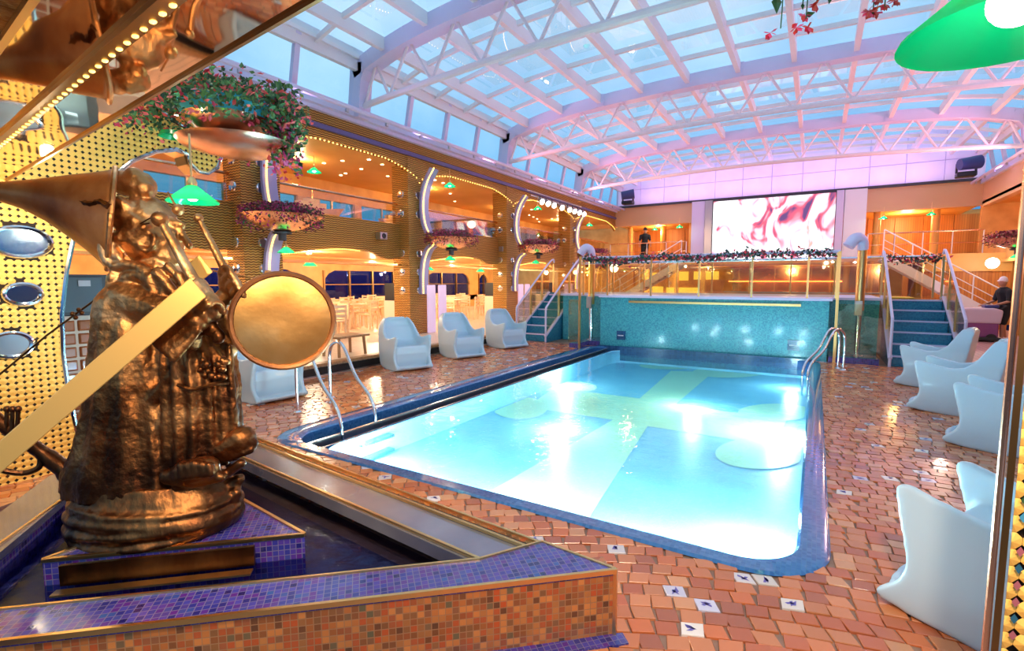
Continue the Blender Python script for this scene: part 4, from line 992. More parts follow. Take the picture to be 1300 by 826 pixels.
# the screen's curled head has depth: a short return under the knob
m = MB(); pts = gr[11:19]
for (a, b_), (c_, d_) in zip(pts, pts[1:]): m.add([(GX-.25, a, b_), (GX-.25, c_, d_), (GX, c_, d_), (GX, a, b_)], [(0, 1, 2, 3)])
m.build('head_return', 'brass', gs)

# brick pillar with a monitor behind the screen
bp_ = empty('tiled_pillar', (-6.5, 2.1, 0), 'pillar faced with rounded brown tiles between gold screen and statue', 'pillar')
MB().box((-6.9, 1.3, 0), (-6.42, 2.75, 1.3)).build('core', M('cream_grout', (.62, .50, .40), .6), bp_)
M('brown_tile', (.36, .10, .03), .25, coat=.4); M('motif_tile', (.55, .30, .15), .3)
base = MB(); k = .075; zz = .055
base.add([(0, -k, -zz), (0, k, -zz), (0, k, zz), (0, -k, zz), (.02, -k+.012, -zz+.012), (.02, k-.012, -zz+.012), (.02, k-.012, zz-.012), (.02, -k+.012, zz-.012)], [(4, 5, 6, 7), (0, 1, 5, 4), (1, 2, 6, 5), (2, 3, 7, 6), (3, 0, 4, 7)])
bo = base.build('tile', 'brown_tile', bp_, bevel=.006); first = True
for i in range(8):
    for j in range(9):
        o = bo if first else bo.copy()
        if not first: col.objects.link(o)
        first = False; o.location = Vector((-6.42, 1.42+i*.17, .12+j*.135))-Vector((-6.5, 2.1, 0))
bo.data.transform(Matrix.Translation(Vector((-6.5, 2.1, 0))))
mo = empty('monitor_cabinet', (-6.5, 2.1, 1.3), 'grey cabinet with a blank screen on top of the tiled pillar', 'cabinet')
MB().box((-6.85, 1.35, 1.3), (-6.42, 2.35, 1.72)).build('case', 'dark_grey', mo, bevel=.01)
MB().box((-6.415, 1.42, 1.34), (-6.40, 2.25, 1.69)).build('display', M('grey_screen', (.12, .15, .17), .2), mo)
MB().box((-6.40, 2.05, 1.6), (-6.39, 2.15, 1.66)).build('label_plate', 'steel', mo)

# ================================================================ MIRRORED CANOPY
MZ = 2.45
E0 = Vector((-1.27, .98, MZ)); E1 = E0+DIRB*6.5; En = E0-DIRB*1.6
cn = Vector((DIRB.y, -DIRB.x, 0)); cn = cn if cn.y < 0 else -cn
cp = empty('mirror_canopy', (-2.5, .6, MZ), 'low mirrored copper canopy with rows of small yellow bulbs above the statue', 'canopy')
mm = M('mirror_metal', (.90, .60, .38), .035, 1); t, b, L = nodes(mm); v = obco(t)
nz = N(t, 'ShaderNodeTexNoise'); nz.inputs['Scale'].default_value = 1.6; nz.inputs['Detail'].default_value = 1; L.new(v, nz.inputs['Vector'])
bp = N(t, 'ShaderNodeBump'); bp.inputs['Strength'].default_value = .18; bp.inputs['Distance'].default_value = .06; L.new(nz.outputs[0], bp.inputs['Height']); L.new(bp.outputs[0], b.inputs['Normal'])
def strip(o0, o1, z0, z1, nm, mt, end=En):
    a, c = end+cn*o0, E1+cn*o0; d_, e_ = E1+cn*o1, end+cn*o1
    mb = MB(); mb.add([(p.x, p.y, z) for z in (MZ+z0, MZ+z1) for p in (a, c, d_, e_)], [(0, 1, 2, 3), (7, 6, 5, 4), (0, 4, 5, 1), (1, 5, 6, 2), (2, 6, 7, 3), (3, 7, 4, 0)]); return mb.build(nm, mt, cp)
E0b = E0-DIRB*.15
strip(0, .232, 0, .06, 'mirror_panel', 'mirror_metal'); strip(.240, .47, 0, .06, 'mirror_panel', 'mirror_metal')
strip(-.012, .0, -.012, .06, 'edge_trim', 'dark_brass'); strip(.222, .272, -.02, .0, 'bulb_track', 'dark_brass')
strip(.47, .49, -.03, .06, 'edge_trim', 'brass'); strip(.49, .56, -.01, .06, 'dark_channel', 'dark_bronze'); strip(.56, .58, -.04, .06, 'edge_trim', 'brass'); strip(.58, .66, -.01, .06, 'dark_channel', 'black'); strip(.66, .68, -.04, .06, 'edge_trim', 'dark_brass'); strip(.68, 1.6, -.02, .06, 'mirror_panel', 'mirror_metal')
m = MB(); L_ = 6.0; k = 0
while k < 100:
    p = En+cn*.236+DIRB*(.03+k*.075); m.ball((p.x, p.y, MZ-.021), .0095, 8, 5, (1.6, 1, .6)); k += 1
m.build('bulb_row', 'bulb', cp, True, kind='stuff')

# ================================================================ RIGHT-HAND NEAR FRAME
nf = at(1287, 413, 1.25); rx = Vector((nf.x, nf.y, 0)); dvec = rx.normalized(); side = Vector((dvec.y, -dvec.x, 0))
fp = empty('gold_screen', (rx.x, rx.y, 0), 'gold scaled screen with coloured diamonds at the right edge of the view', 'screen')
MB().tube([(rx.x, rx.y, 0), (rx.x, rx.y, 3.2)], .008, 8).build('copper_edge', 'copper', fp)
MB().bar((rx.x+side.x*.018, rx.y+side.y*.018, 0), (rx.x+side.x*.018, rx.y+side.y*.018, 3.2), .014, .014, up=side).build('dark_edge', 'dark_brass', fp)
pd = (side*.9+dvec*.45).normalized()
def FP(s, z, o=0): p = rx+side*.03+pd*s-dvec*o; return Vector((p.x, p.y, z))
m = MB(); m.add([FP(0, 0, -.02), FP(.5, 0, -.02), FP(.5, 3.2, -.02), FP(0, 3.2, -.02)], [(0, 1, 2, 3)]); m.build('backing_plate', 'gold_hole', fp)
m = MB(); row = 0; s = 0; p_ = .045
c8 = [(math.cos(PI/8+PI/4*k), math.sin(PI/8+PI/4*k)) for k in range(8)]
while s < .5:
    z = 0
    while z < 3.2:
        m.add([FP(max(0, s+p_*.53*a), z+p_*.53*b_) for a, b_ in c8]+[FP(s, z, .010)], [(k, (k+1) % 8, 8) for k in range(8)]); z += p_
    s += p_; row += 1
m.build('gold_scales', 'gold_enamel', fp, kind='stuff')
m = MB()
for k in range(64):
    for j in range(4):
        if R.random() < .75:
            m.curc = R.choice([(.02, .10, .16), (.05, .25, .40), (.35, .10, .12), (.03, .08, .03)]); s_ = .02+j*.0774; z = .022+k*.045; w_ = .009
            m.add([FP(s_-w_, z, .012), FP(s_, z-w_*1.5, .012), FP(s_+w_, z, .012), FP(s_, z+w_*1.5, .012)], [(0, 1, 2, 3)])
m.build('coloured_diamonds', 'attr', fp, kind='stuff')

# ================================================================ ROCKING SHELL CHAIRS
def make_chair():
    root = empty('rocking_chair', (0, 0, 0))
    W_ = .36; sidep = [(.02, .10), (.0, .30), (-.05, .60), (-.09, .90), (-.03, .955), (.05, .94), (.10, .86), (.20, .68), (.30, .60), (.42, .585), (.60, .62), (.72, .655), (.78, .64), (.76, .54), (.72, .38), (.70, .26), (.73, .17), (.80, .10), (.84, .06), (.80, .03), (.60, .005), (.35, .0), (.12, .03)]
    b = MB()
    for s in (-1, 1):
        b.prism([(x, z) for x, z in sidep if True], 'y', s*W_, s*(W_-.055))
    # curved back: wide shell, seat, apron and toe pan
    def shell(path, th, w0=W_, curve=0):
        n = 10
        for (x0, z0), (x1, z1) in zip(path, path[1:]):
            d = Vector((x1-x0, z1-z0)).normalized(); nx, nz_ = -d.y*th/2, d.x*th/2; e = d*th*.3
            vs = []
            for y in (-w0, w0): vs += [(x0-e.x+nx, y, z0-e.y+nz_), (x1+e.x+nx, y, z1+e.y+nz_), (x1+e.x-nx, y, z1+e.y-nz_), (x0-e.x-nx, y, z0-e.y-nz_)]
            b.add(vs, [(0, 1, 2, 3), (7, 6, 5, 4), (0, 4, 5, 1), (1, 5, 6, 2), (2, 6, 7, 3), (3, 7, 4, 0)])
    shell([(.05, .05), (.03, .3), (-.02, .6), (-.055, .90)], .06, W_-.02)
    shell([(-.055, .90), (-.03, .93)], .07, W_-.09)
    shell([(.0, .75), (.10, .50), (.18, .42), (.30, .40), (.55, .42), (.64, .42)], .055, W_-.02)
    shell([(.64, .42), (.655, .32), (.63, .18), (.60, .08)], .05, W_-.02)
    shell([(.12, .03), (.35, .02), (.60, .03), (.78, .05)], .05, W_-.02)
    # rounded toe lip
    pts = [(.70+.13*math.cos(a), (W_-.03)*math.sin(a), .075) for a in [(-PI/2+PI*i/16) for i in range(17)]]
    b.tube(pts, .028, 8); 
    pts2 = [(.72+.10*math.cos(a), (W_-.05)*math.sin(a), .045) for a in [(-PI/2+PI*i/16) for i in range(17)]]
    b.add([(p[0], p[1], .03) for p in pts2]+[(p[0], p[1], .06) for p in pts2], [tuple(range(17))[::-1], tuple(range(17, 34))]+[(i, (i+1) % 17, 17+(i+1) % 17, 17+i) for i in range(17)])
    o = fuse(b, 'shell', 'chair_shell', root, .017, 9)
    # taper the back: narrow and round towards the top
    for v in o.data.vertices:
        z = v.co.z
        if z > .64: f = (z-.64)/.32; v.co.y *= 1-.30*f*f-.05*f
        if z < .12: v.co.y *= 1+.25*(.12-z)
        v.co.x += .0
        # body bulges out a little at mid height
        v.co.y *= 1+.05*math.sin(min(1, z/.6)*PI)
    return root
ch = make_chair(); G = 'white rocking shell chairs around the pool'
ch.location = (-7.0, 7.15, 0); ch.rotation_euler = (0, 0, math.radians(-22)); tag(ch, 'pale blue shell chair left of the pool, nearest of the three in a row', 'chair', G)
CHL = [((-6.98, 8.9, 0), -22, 'pale blue shell chair left of the pool, middle of the three in a row'),
       ((-6.98, 10.75, 0), -20, 'pale blue shell chair left of the pool, beside the blue left-hand stairs'),
       ((-7.0, 4.2, 0), -5, 'pale blue shell chair behind the copper drum and the pool ladder'),
       ('T', (1139, 484), 162, 'pale blue shell chair right of the pool, farthest and in front of the right stairs'),
       ('T', (1156, 513), 162, 'pale blue shell chair right of the pool, second from the right stairs'),
       ('T', (1203, 554), 160, 'pale blue shell chair right of the pool, third from the stairs'),
       ('T', (1150, 735), 150, 'pale blue shell chair nearest the camera at the right edge')]
for e in CHL:
    if e[0] == 'T':
        _, t_, rz, lb = e; g = gz(*t_); l = (g.x-.84*math.cos(math.radians(rz)), g.y-.84*math.sin(math.radians(rz)), 0)
    else: l, rz, lb = e
    dup(ch, l, math.radians(rz), lb)

# ================================================================ LADDERS
def ladder(p_deck, p_pool, spread, label, low=-.55, h=.86):
    a = Vector(p_deck); w = Vector(p_pool); s = Vector(spread)
    r = empty('pool_ladder', a, label, 'ladder', 'steel grab rails of the pool')
    for k in (0, 1):
        o = s*k; pts = spline([a+o, a+o+Vector((0, 0, h*.75)), a+o+(w-a)*.12+Vector((0, 0, h*.97)), a+o+(w-a)*.34+Vector((0, 0, h*.96)), a+o+(w-a)*.62+Vector((0, 0, h*.55)), w+o+Vector((0, 0, .14)), w+o+Vector((0, 0, low))], 6)
        MB().tube(pts, .021, 10).build('grab_rail', 'chrome', r, True)
        MB().lathe([(.05, 0), (.05, .012), (.025, .03)], a+o+Vector((0, 0, .006)), 14).build('foot_flange', 'chrome', r, True)
    return r
l1 = ladder((-5.5, 3.86, 0), (-4.42, 3.62, 0), (-.06, .55, 0), 'steel ladder rails at the near left corner of the pool')
for z in (-.15, -.32, -.5): MB().box((-4.45, 3.66, z), (-4.12, 4.14, z+.03)).build('tread', 'navy_mosaic', l1)
ladder((.42, 11.15, 0), (-.12, 10.1, 0), (.08, -.12, 0), 'curved steel grab rails at the far right corner of the pool', h=.78)

# ================================================================ PLANTERS
def leafcloud(name, par, c, R0, R1, h, n, droop, cols, sz, rim=None):
    m = MB()
    for k in range(n):
        a = R.uniform(0, 2*PI); rr = R.uniform(R0, R1); p = Vector((c[0]+rr*math.cos(a), c[1]+rr*math.sin(a), c[2]+max(-1.6, min(1.4, R.gauss(0, 1)))*h*.5+h*.5))
        if rr > (R0+R1)/2: p.z -= droop*(R.random()**1.3)
        m.curc = R.choice(cols); s = R.uniform(.6, 1.2)*sz
        u = Vector((R.uniform(-1, 1), R.uniform(-1, 1), R.uniform(-1, 1))).normalized()*s; v_ = u.orthogonal().normalized()*s*.55; w_ = u.cross(v_).normalized()*s*.2
        m.add([p-u, p-v_+w_, p+u, p+v_+w_], [(0, 1, 2), (0, 2, 3)])
    return m.build(name, 'leafy', par, kind='stuff')
GRN = [(.02, .07, .02), (.04, .13, .03), (.03, .09, .03), (.08, .18, .04)]; MAG = [(.38, .02, .10), (.25, .015, .06), (.50, .03, .16), (.12, .02, .03), (.05, .03, .02)]; RED = [(.75, .06, .05), (.85, .12, .10), (.65, .03, .08)]
def planter():
    r = empty('hanging_planter', (0, 0, 0))
    MB().lathe([(0, -.26), (.10, -.26), (.30, -.22), (.52, -.12), (.70, .0), (.72, .02), (.68, .02), (.50, -.08), (.2, -.1), (0, -.1)], (0, 0, 0), 32).build('bowl', 'copper', r, True)
    MB().lathe([(.07, -.42), (.07, -.26)], (0, 0, 0), 14).lathe([(.16, -.30), (.17, -.27), (.10, -.25)], (0, 0, 0), 18).build('stem', 'dark_grey', r, True)
    leafcloud('foliage', r, (0, 0, .06), .2, .74, .14, 3000, .26, MAG, .030)
    leafcloud('leaves', r, (0, 0, .05), .25, .72, .12, 500, .24, GRN, .030)
    return r
def pendant(x, y, z, s, label, group, power, cord=.3):
    """green enamel shade with a white globe; z is the rim of the shade"""
    r = empty('pendant_lamp', (x, y, z), label, 'lamp', group)
    return lampparts(r, x, y, z, s, power, cord)
mm = bpy.data.materials.new('green_shade'); mm.use_nodes = True; MAT['green_shade'] = mm; t = mm.node_tree; t.nodes.clear(); L = t.links
df = N(t, 'ShaderNodeBsdfDiffuse'); df.inputs[0].default_value = (.0, .26, .10, 1); tl = N(t, 'ShaderNodeBsdfTranslucent'); tl.inputs[0].default_value = (.01, .42, .10, 1); gl = N(t, 'ShaderNodeBsdfGlossy'); gl.inputs['Roughness'].default_value = .15
m1 = N(t, 'ShaderNodeMixShader'); m1.inputs[0].default_value = .4; L.new(df.outputs[0], m1.inputs[1]); L.new(tl.outputs[0], m1.inputs[2])
m2 = N(t, 'ShaderNodeMixShader'); m2.inputs[0].default_value = .06; L.new(m1.outputs[0], m2.inputs[1]); L.new(gl.outputs[0], m2.inputs[2]); oo = N(t, 'ShaderNodeOutputMaterial'); L.new(m2.outputs[0], oo.inputs[0])
def lampparts(r, x, y, z, s, power, cord):
    MB().lathe([(.24*s, 0), (.235*s, .012*s), (.07*s, .15*s), (.045*s, .17*s)], (x, y, z), 40).build('lamp_shade', 'green_shade', r, True)
    MB().lathe([(.045*s, .16*s), (.05*s, .20*s), (.03*s, .25*s), (.008, .26*s), (.008, .26*s+cord)], (x, y, z), 14).build('lamp_fitting', 'brass', r, True)
    MB().ball((x, y, z+.075*s), .062*s, 20, 12).build('globe', 'white_bulb', r, True)
    light('POINT', (x, y, z-.03*s), power, (.95, 1, .85), .03*s)
    return r
pr_ = planter(); pr_.location = (-8.45, 5.75, 2.82)
GP = 'copper bowl planters with magenta flowers in front of the columns'
tag(pr_, 'copper bowl of magenta flowers on the first column, above the copper drum', 'planter', GP)
dup(pr_, (-8.45, 10.75, 2.78), 1, 'copper bowl of magenta flowers on the second column, above the nearest white chairs')
dup(pr_, (-8.45, 15.7, 2.88), 2, 'copper bowl of magenta flowers on the third column, behind the left stairs')
dup(pr_, (-8.45, 20.8, 2.84), 3, 'copper bowl of magenta flowers on the fourth column, above the terrace glass')
dup(pr_, (4.75, 19.3, 2.82), 4, 'copper bowl of magenta flowers at the right edge above the crew member')
GL = 'green shaded pendant lamps'
for x, y, z, lb in ((-8.5, 5.85, 2.18, 'green pendant lamp under the first column planter, above the copper drum'), (-8.5, 10.75, 2.22, 'green pendant lamp under the second column planter'), (-8.5, 15.6, 2.28, 'green pendant lamp under the third column planter, left of the blue stairs'), (-8.5, 20.8, 2.3, 'green pendant lamp under the fourth column planter'), (4.75, 19.3, 2.3, 'green pendant lamp under the planter above the crew member'),
                    (-8.6, 10.9, 4.2, 'green pendant lamp hanging at the head of the second column'), (-9.9, 7.6, 4.12, 'green pendant lamp under the upper amber ceiling of the near bay'), (-8.6, 15.9, 4.2, 'green pendant lamp at the head of the third column, by the stage lights'),
                    (-8.7, 20.9, 4.1, 'green pendant lamp at the head of the fourth column'), (-11.5, 12.6, 3.7, 'small green pendant lamp deep in the upper deck of the second bay'), (-9.9, 6.1, 1.98, 'green pendant lamp low behind the first column'), (-9.9, 7.4, 2.0, 'green pendant lamp under the arched balustrade of the near bay'),
                    (-9.9, 11.5, 1.98, 'green pendant lamp low behind the second column'), (-9.9, 14.2, 1.98, 'green pendant lamp before the third column, under the pink balustrade'), (-7.0, 25.2, 4.2, 'green pendant lamp under the end balcony ceiling, left'), (-5.8, 25.2, 4.25, 'green pendant lamp under the end balcony ceiling beside the pylon'),
                    (2.2, 25.2, 4.15, 'green pendant lamp under the right end ceiling, nearest the pale pylon'), (3.6, 24.6, 4.15, 'green pendant lamp in the middle of the right end ceiling')):
    pendant(x, y, z, .66, lb, GL, 6)
lp = at(245, 257, 3.6); pendant(lp.x, lp.y, lp.z, .70, 'green pendant lamp hanging behind the statue, below the curled gold screen', GL, 4, .3)
pendant(.48, 2.13, 2.40, 1.22, 'large green glass pendant lamp close overhead at the top right', GL, 3, .5)
for x, y, z, lb in ((-7.2, 20, 2.2, 'round white globe lamp beyond the left end of the terrace'), (4.85, 22.0, 2.24, 'round white globe lamp on the wood partition above the crew member')):
    g = empty('globe_lamp', (x, y, z), lb, 'lamp'); MB().ball((x, y, z), .17, 18, 12).build('globe', 'white_bulb', g, True); MB().tube([(x, y, z-.16), (x, y, 0 if x < 0 else z-.2)], .015, 6).build('stem', 'brass', g, True)
# large planter near the canopy: copper dish with a bowl, red begonias spilling
c = at(276, 170, 4.7); hp_ = empty('hanging_planter', c, 'big copper planter bowl with blue lining and red flowers beside the mirrored canopy', 'planter')
MB().lathe([(0, -.10), (.24, -.10), (.47, -.04), (.51, -.0), (.46, -.0), (.24, -.06), (0, -.06)], c+Vector((.16, .10, -.09)), 36).build('dish', 'copper', hp_, True)
MB().lathe([(0, -.08), (.2, -.07), (.36, .05), (.42, .22), (.40, .23), (.33, .07), (.18, -.0)], c+Vector((.10, .05, .04)), 32).build('bowl', 'copper', hp_, True)
M('blue_lining', (.03, .45, .62), .3); MB().lathe([(.365, .07), (.405, .15), (.425, .215)], c+Vector((.10, .05, .04)), 32).build('blue_band', 'blue_lining', hp_, True); MB().lathe([(0, .16), (.39, .18)], c+Vector((.10, .05, .04)), 24).build('bowl_lining', 'blue_lining', hp_, True)
MB().lathe([(.13, -.02), (.11, .02), (.0, .035)], c+Vector((-.15, -.30, -.06)), 24).build('green_disc', M('green_enamel', (0, .35, .08), .25), hp_, True)
leafcloud('foliage', hp_, c+Vector((.02, 0, .22)), .15, .80, .14, 4200, .26, GRN+[(.10, .22, .05)], .030); leafcloud('blooms', hp_, c+Vector((.02, -.02, .24)), .2, .84, .16, 1300, .34, RED, .030)
leafcloud('trailing_blooms', hp_, c+Vector((.52, .34, -.14)), .0, .16, .42, 420, .2, RED[:2]+[(.7, .05, .22), (.8, .15, .35)], .032); leafcloud('trailing_leaves', hp_, c+Vector((.52, .34, -.05)), .0, .17, .42, 500, .2, GRN+[(.25, .35, .06)], .035)
light('POINT', c+Vector((.1, -.7, .6)), 14, (1, .8, .6), .08)
# strands of red flowers hanging from the planter over the near lamp
fs_ = empty('hanging_planter', (.2, 2.1, 3.0), 'planter overhead with red begonia strands hanging into the top of the view', 'planter')
MB().lathe([(0, -.2), (.3, -.15), (.5, 0), (.47, 0), (.2, -.1)], (.48, 2.2, 3.32), 30).build('bowl', 'copper', fs_, True)
def strand(xt, yt, yb, d, fl_n):
    top = at(xt, yt-60, d); bot = at(xt+3, yb, d); m = MB(); m.tube(spline([top, top.lerp(bot, .5)+Vector((.01, 0, 0)), bot], 4), .0022, 5); m.build('stem', 'leafy_green', fs_)
    for k in range(fl_n):
        p = bot+Vector((R.gauss(0, .018), R.gauss(0, .018), R.gauss(0, .014)+.008)); b_ = MB()
        for j in range(9):
            a = R.uniform(0, 6.28); e = R.uniform(-1.3, .5); dd = Vector((math.cos(a)*math.cos(e), math.sin(a)*math.cos(e), math.sin(e)))*.024; w_ = dd.orthogonal().normalized()*.009
            b_.curc = R.choice(RED+[(.85, .08, .22)]); b_.add([p, p+dd*.6+w_, p+dd, p+dd*.6-w_], [(0, 1, 2, 3)])
        b_.build('bloom', 'leafy', fs_)
M('leafy_green', (.05, .14, .04), .5)
for a in ((988, 0, 36, 1.7, 2), (1020, 0, 24, 1.7, 2), (1034, -30, 3, 1.7, 3), (1105, -10, 18, 1.7, 4), (1120, -10, 8, 1.7, 3), (1016, -40, 8, 1.75, 0)): strand(*a)
def bigleaf(x, y, l, d, rot):
    p = at(x, y, d); m = MB(); u = (at(x+math.sin(rot)*l, y+math.cos(rot)*l, d)-p); w_ = at(x+math.cos(rot)*l*.28, y-math.sin(rot)*l*.28, d)-p
    m.add([p, p+u*.35+w_, p+u, p+u*.35-w_, p+u*.4+(p-CAM).normalized()*.008], [(0, 1, 4), (1, 2, 4), (2, 3, 4), (3, 0, 4)]); m.build('leaf', 'leafy_green', fs_)
for a in ((986, -6, 24, 1.7, 0), (1012, -12, 16, 1.7, .6), (1022, 20, 14, 1.7, 1.9), (1055, -8, 14, 1.7, -.2), (1115, -8, 14, 1.7, .3), (1019, 4, 9, 1.7, 0)): bigleaf(*a)

# ================================================================ RESTAURANT FURNITURE
def dining_chair():
    r = empty('dining_chair', (0, 0, 0))
    MB().box((-.21, -.21, .43), (.21, .21, .46)).build('seat', 'pale_wood', r, bevel=.008)
    for x in (-.19, .19):
        MB().box((x-.018, -.2, 0), (x+.018, -.165, .43)).build('leg', 'pale_wood', r); MB().bar((x, .185, 0), (x, .235, .86), .035, .035, up=(1, 0, 0)).build('leg', 'pale_wood', r)
    for k in range(3): MB().box((-.19, .2, .55+k*.115), (.19, .225, .62+k*.115)).build('back_slat', 'pale_wood', r)
    return r
def dining_table():
    r = empty('dining_table', (0, 0, 0))
    MB().lathe([(0, .72), (.42, .72), (.43, .735), (.42, .75), (0, .75)], (0, 0, 0), 28).build('tabletop', 'pale_wood', r, True); MB().tube([(0, 0, .03), (0, 0, .72)], .04, 10).build('pedestal', 'pale_wood', r, True)
    MB().box((-.28, -.035, 0), (.28, .035, .04)).box((-.035, -.28, 0), (.035, .28, .041)).build('foot', 'pale_wood', r)
    return r
dc_ = dining_chair(); dt = dining_table(); fi = True; F = .22
TB = [(-12.0, 10.4, 'table nearest the copper drum'), (-11.9, 12.6, 'table just left of the second column'), (-13.6, 11.4, 'second-row table behind the nearest one'), (-13.9, 13.9, 'second-row table before the dark windows'), (-15.6, 12.6, 'window table at the left'), (-15.7, 15.2, 'window table in the middle'), (-11.6, 15.1, 'table just right of the second column'), (-13.4, 16.9, 'second-row table right of the second column'), (-11.8, 18.0, 'table just left of the blue stairs'), (-15.0, 18.9, 'table by the arched window'), (-10.7, 8.2, 'table hidden partly by the drum')]
for x, y, lb in TB:
    if fi: t_ = dt; t_.location = (x, y, F)
    else: t_ = dup(dt, (x, y, F), 0)
    tag(t_, 'round pale wood restaurant '+lb, 'table', 'round restaurant tables')
    a0 = R.uniform(-.35, .35)
    for k in range(4):
        a = a0+PI/2*k; dx, dy = math.sin(a), -math.cos(a); p = (x+.56*dx, y+.56*dy, F); rz = math.atan2(dy, dx)-PI/2
        if fi: c_ = dc_; c_.location = p; c_.rotation_euler = (0, 0, rz); tag(c_, 'x', 'chair', 'x'); fi = False
        else: c_ = dup(dc_, p, rz)
        c_['label'] = 'slatted pale chair on the '+('near', 'pool', 'far', 'window')[k]+' side of the '+lb; c_['group'] = 'wooden chairs round the restaurant tables'
def station(y, lb):
    r = empty('serving_station', (-9.95, y, F), lb, 'cabinet', 'cream serving stations between the columns')
    MB().box((-10.3, y-.5, F), (-9.75, y+.28, 1.12)).build('cabinet_body', M('cream_laminate', (.85, .70, .50), .4) if 'cream_laminate' not in MAT else 'cream_laminate', r, bevel=.01)
    MB().box((-10.28, y-.48, 1.12), (-9.78, y+.26, 1.60)).build('dark_screen', 'black', r)
    for k in range(3): MB().box((-9.745, y-.42+k*.22, .98), (-9.73, y-.25+k*.22, 1.09)).build('tray_slot', 'dark_grey', r)
    for o in (.30, .78): MB().box((-9.2, y+o-.28, F), (-9.14, y+o+.06, 1.55)).build('light_panel', M('pink_panel', (.85, .70, .88), .35, em=(.8, .5, .8), es=.25) if 'pink_panel' not in MAT else 'pink_panel', r, bevel=.02)
station(10.55, 'cream serving station with two pale lit panels at the second column'); station(15.5, 'cream serving station at the third column, left of the blue stairs'); station(19.4, 'serving station half hidden behind the left stairs rail')
def bench(x, y, lb, l=.9):
    r = empty('low_table', (x, y, F), lb, 'table'); MB().box((x-.28, y-l/2, F+.36), (x+.28, y+l/2, F+.40)).build('tabletop', 'wood', r, bevel=.01)
    for sx_ in (-.22, .22):
        for sy_ in (-1, 1): MB().bar((x+sx_, y+sy_*(l/2-.08), F), (x+sx_*.9, y+sy_*(l/2-.1), F+.36), .04, .04).build('leg', 'wood', r)
bench(-7.75, 4.55, 'low brown wooden table behind the copper drum on the step'); bench(-7.8, 6.55, 'low brown wooden table behind the nearest white chair', .8)
def speaker(y, z, lb):
    r = empty('wall_speaker', (-9.5, y, z), lb, 'speaker', 'wall speakers'); MB().box((-9.6, y-.12, z-.09), (-9.42, y+.12, z+.09)).build('case', 'steel', r, bevel=.01)
    MB().lathe([(.07, 0), (.06, .012), (.0, .004)], (-9.42, y, z), 18, mat=Matrix.Rotation(PI/2, 3, 'Y')).build('cone', 'black', r, True)
speaker(9.25, 2.8, 'grey wall speaker on the brass balustrade left of the second column'); speaker(15.0, 2.78, 'grey wall speaker on the pink-lit balustrade left of the third column')
# stage lights on the fascia near the terrace
tr_ = empty('light_truss', (-8.9, 18.6, 4.75), 'short truss with cables carrying stage lights on the left fascia', 'truss')
MB().tube([(-8.95, 16.0, 4.75), (-8.95, 20.9, 4.75)], .03, 8).tube([(-9.1, 16.0, 4.95), (-9.1, 20.9, 4.95)], .02, 8).build('pipe', 'steel', tr_, True)
def par(x, y, z, lb, tgt):
    r = empty('stage_light', (x, y, z), lb, 'spotlight', 'stage lights on the left fascia truss'); d = (Vector(tgt)-Vector((x, y, z))).normalized(); q = d.to_track_quat('Z', 'Y').to_matrix()
    MB().lathe([(0, -.18), (.07, -.17), (.09, -.05), (.11, .12), (.10, .13)], (x, y, z), 16, mat=q).build('can', 'steel', r, True); MB().lathe([(0, .10), (.10, .11)], (x, y, z), 16, mat=q).build('lens', 'white_bulb', r, True); MB().bar((x, y, z+.02), (x-.05, y, z+.2), .03, .02).build('yoke', 'black', r)
for k, y in enumerate((16.6, 17.1, 17.6, 18.3, 19.0, 19.5, 20.0, 20.5)): par(-8.85, y, 4.6, 'stage light on the left fascia truss, %s' % ['nearest the camera', 'second from the near end', 'third from the near end', 'fourth from the near end', 'fourth from the far end', 'third from the far end', 'second from the far end', 'farthest away'][k], (-1, y-5, 1))
for (x, y, z, lb) in ((-8.4, 25.2, 5.85, 'dark moving-head projector in the far left roof corner'), (4.5, 24.6, 5.75, 'dark moving-head projector in the far right roof corner')):
    r = empty('projector', (x, y, z-.3), lb, 'projector'); MB().box((x-.28, y-.22, z-.3), (x+.28, y+.22, z-.12)).build('base', 'black', r, bevel=.03)
    MB().tube([(x-.25, y-.3, z+.12), (x+.35, y-.1, z+.2)], [.2, .24], 14).build('head', M('navy_paint', (.04, .05, .20), .4) if 'navy_paint' not in MAT else 'navy_paint', r, True)
    MB().box((x-.3, y-.05, z-.14), (x-.24, y+.05, z+.2)).box((x+.24, y-.05, z-.14), (x+.3, y+.05, z+.2)).build('yoke', 'black', r)
# boat models in the upper windows
def boat(x, y, z, lb):
    r = empty('model_boat', (x, y, z), lb, 'model boat', 'model boats by the upper windows')
    MB().prism([(y-.9, z+.02), (y-.75, z-.2), (y+.7, z-.2), (y+.95, z+.1), (y+.3, z+.02)], 'x', x-.12, x+.12).build('hull', 'peach_panel', r, bevel=.02); MB().box((x-.1, y-.6, z+.02), (x+.1, y+.3, z+.16)).box((x-.08, y-.35, z+.16), (x+.08, y+.1, z+.26)).build('deckhouse', 'pale_wood', r); MB().tube([(x, y-.1, z+.25), (x, y-.1, z+.5)], .012, 6).build('mast', 'brass', r)
    for k in range(2): MB().box((x-.04, y-.5+k*.9, 2.62), (x+.04, y-.44+k*.9, z-.19)).build('stand_leg', 'wood', r)
boat(-12.5, 13.0, 3.72, 'orange and cream model boat in the upper window of the second bay'); boat(-12.5, 9.6, 3.75, 'orange model boat in the upper window behind the first magenta planter')

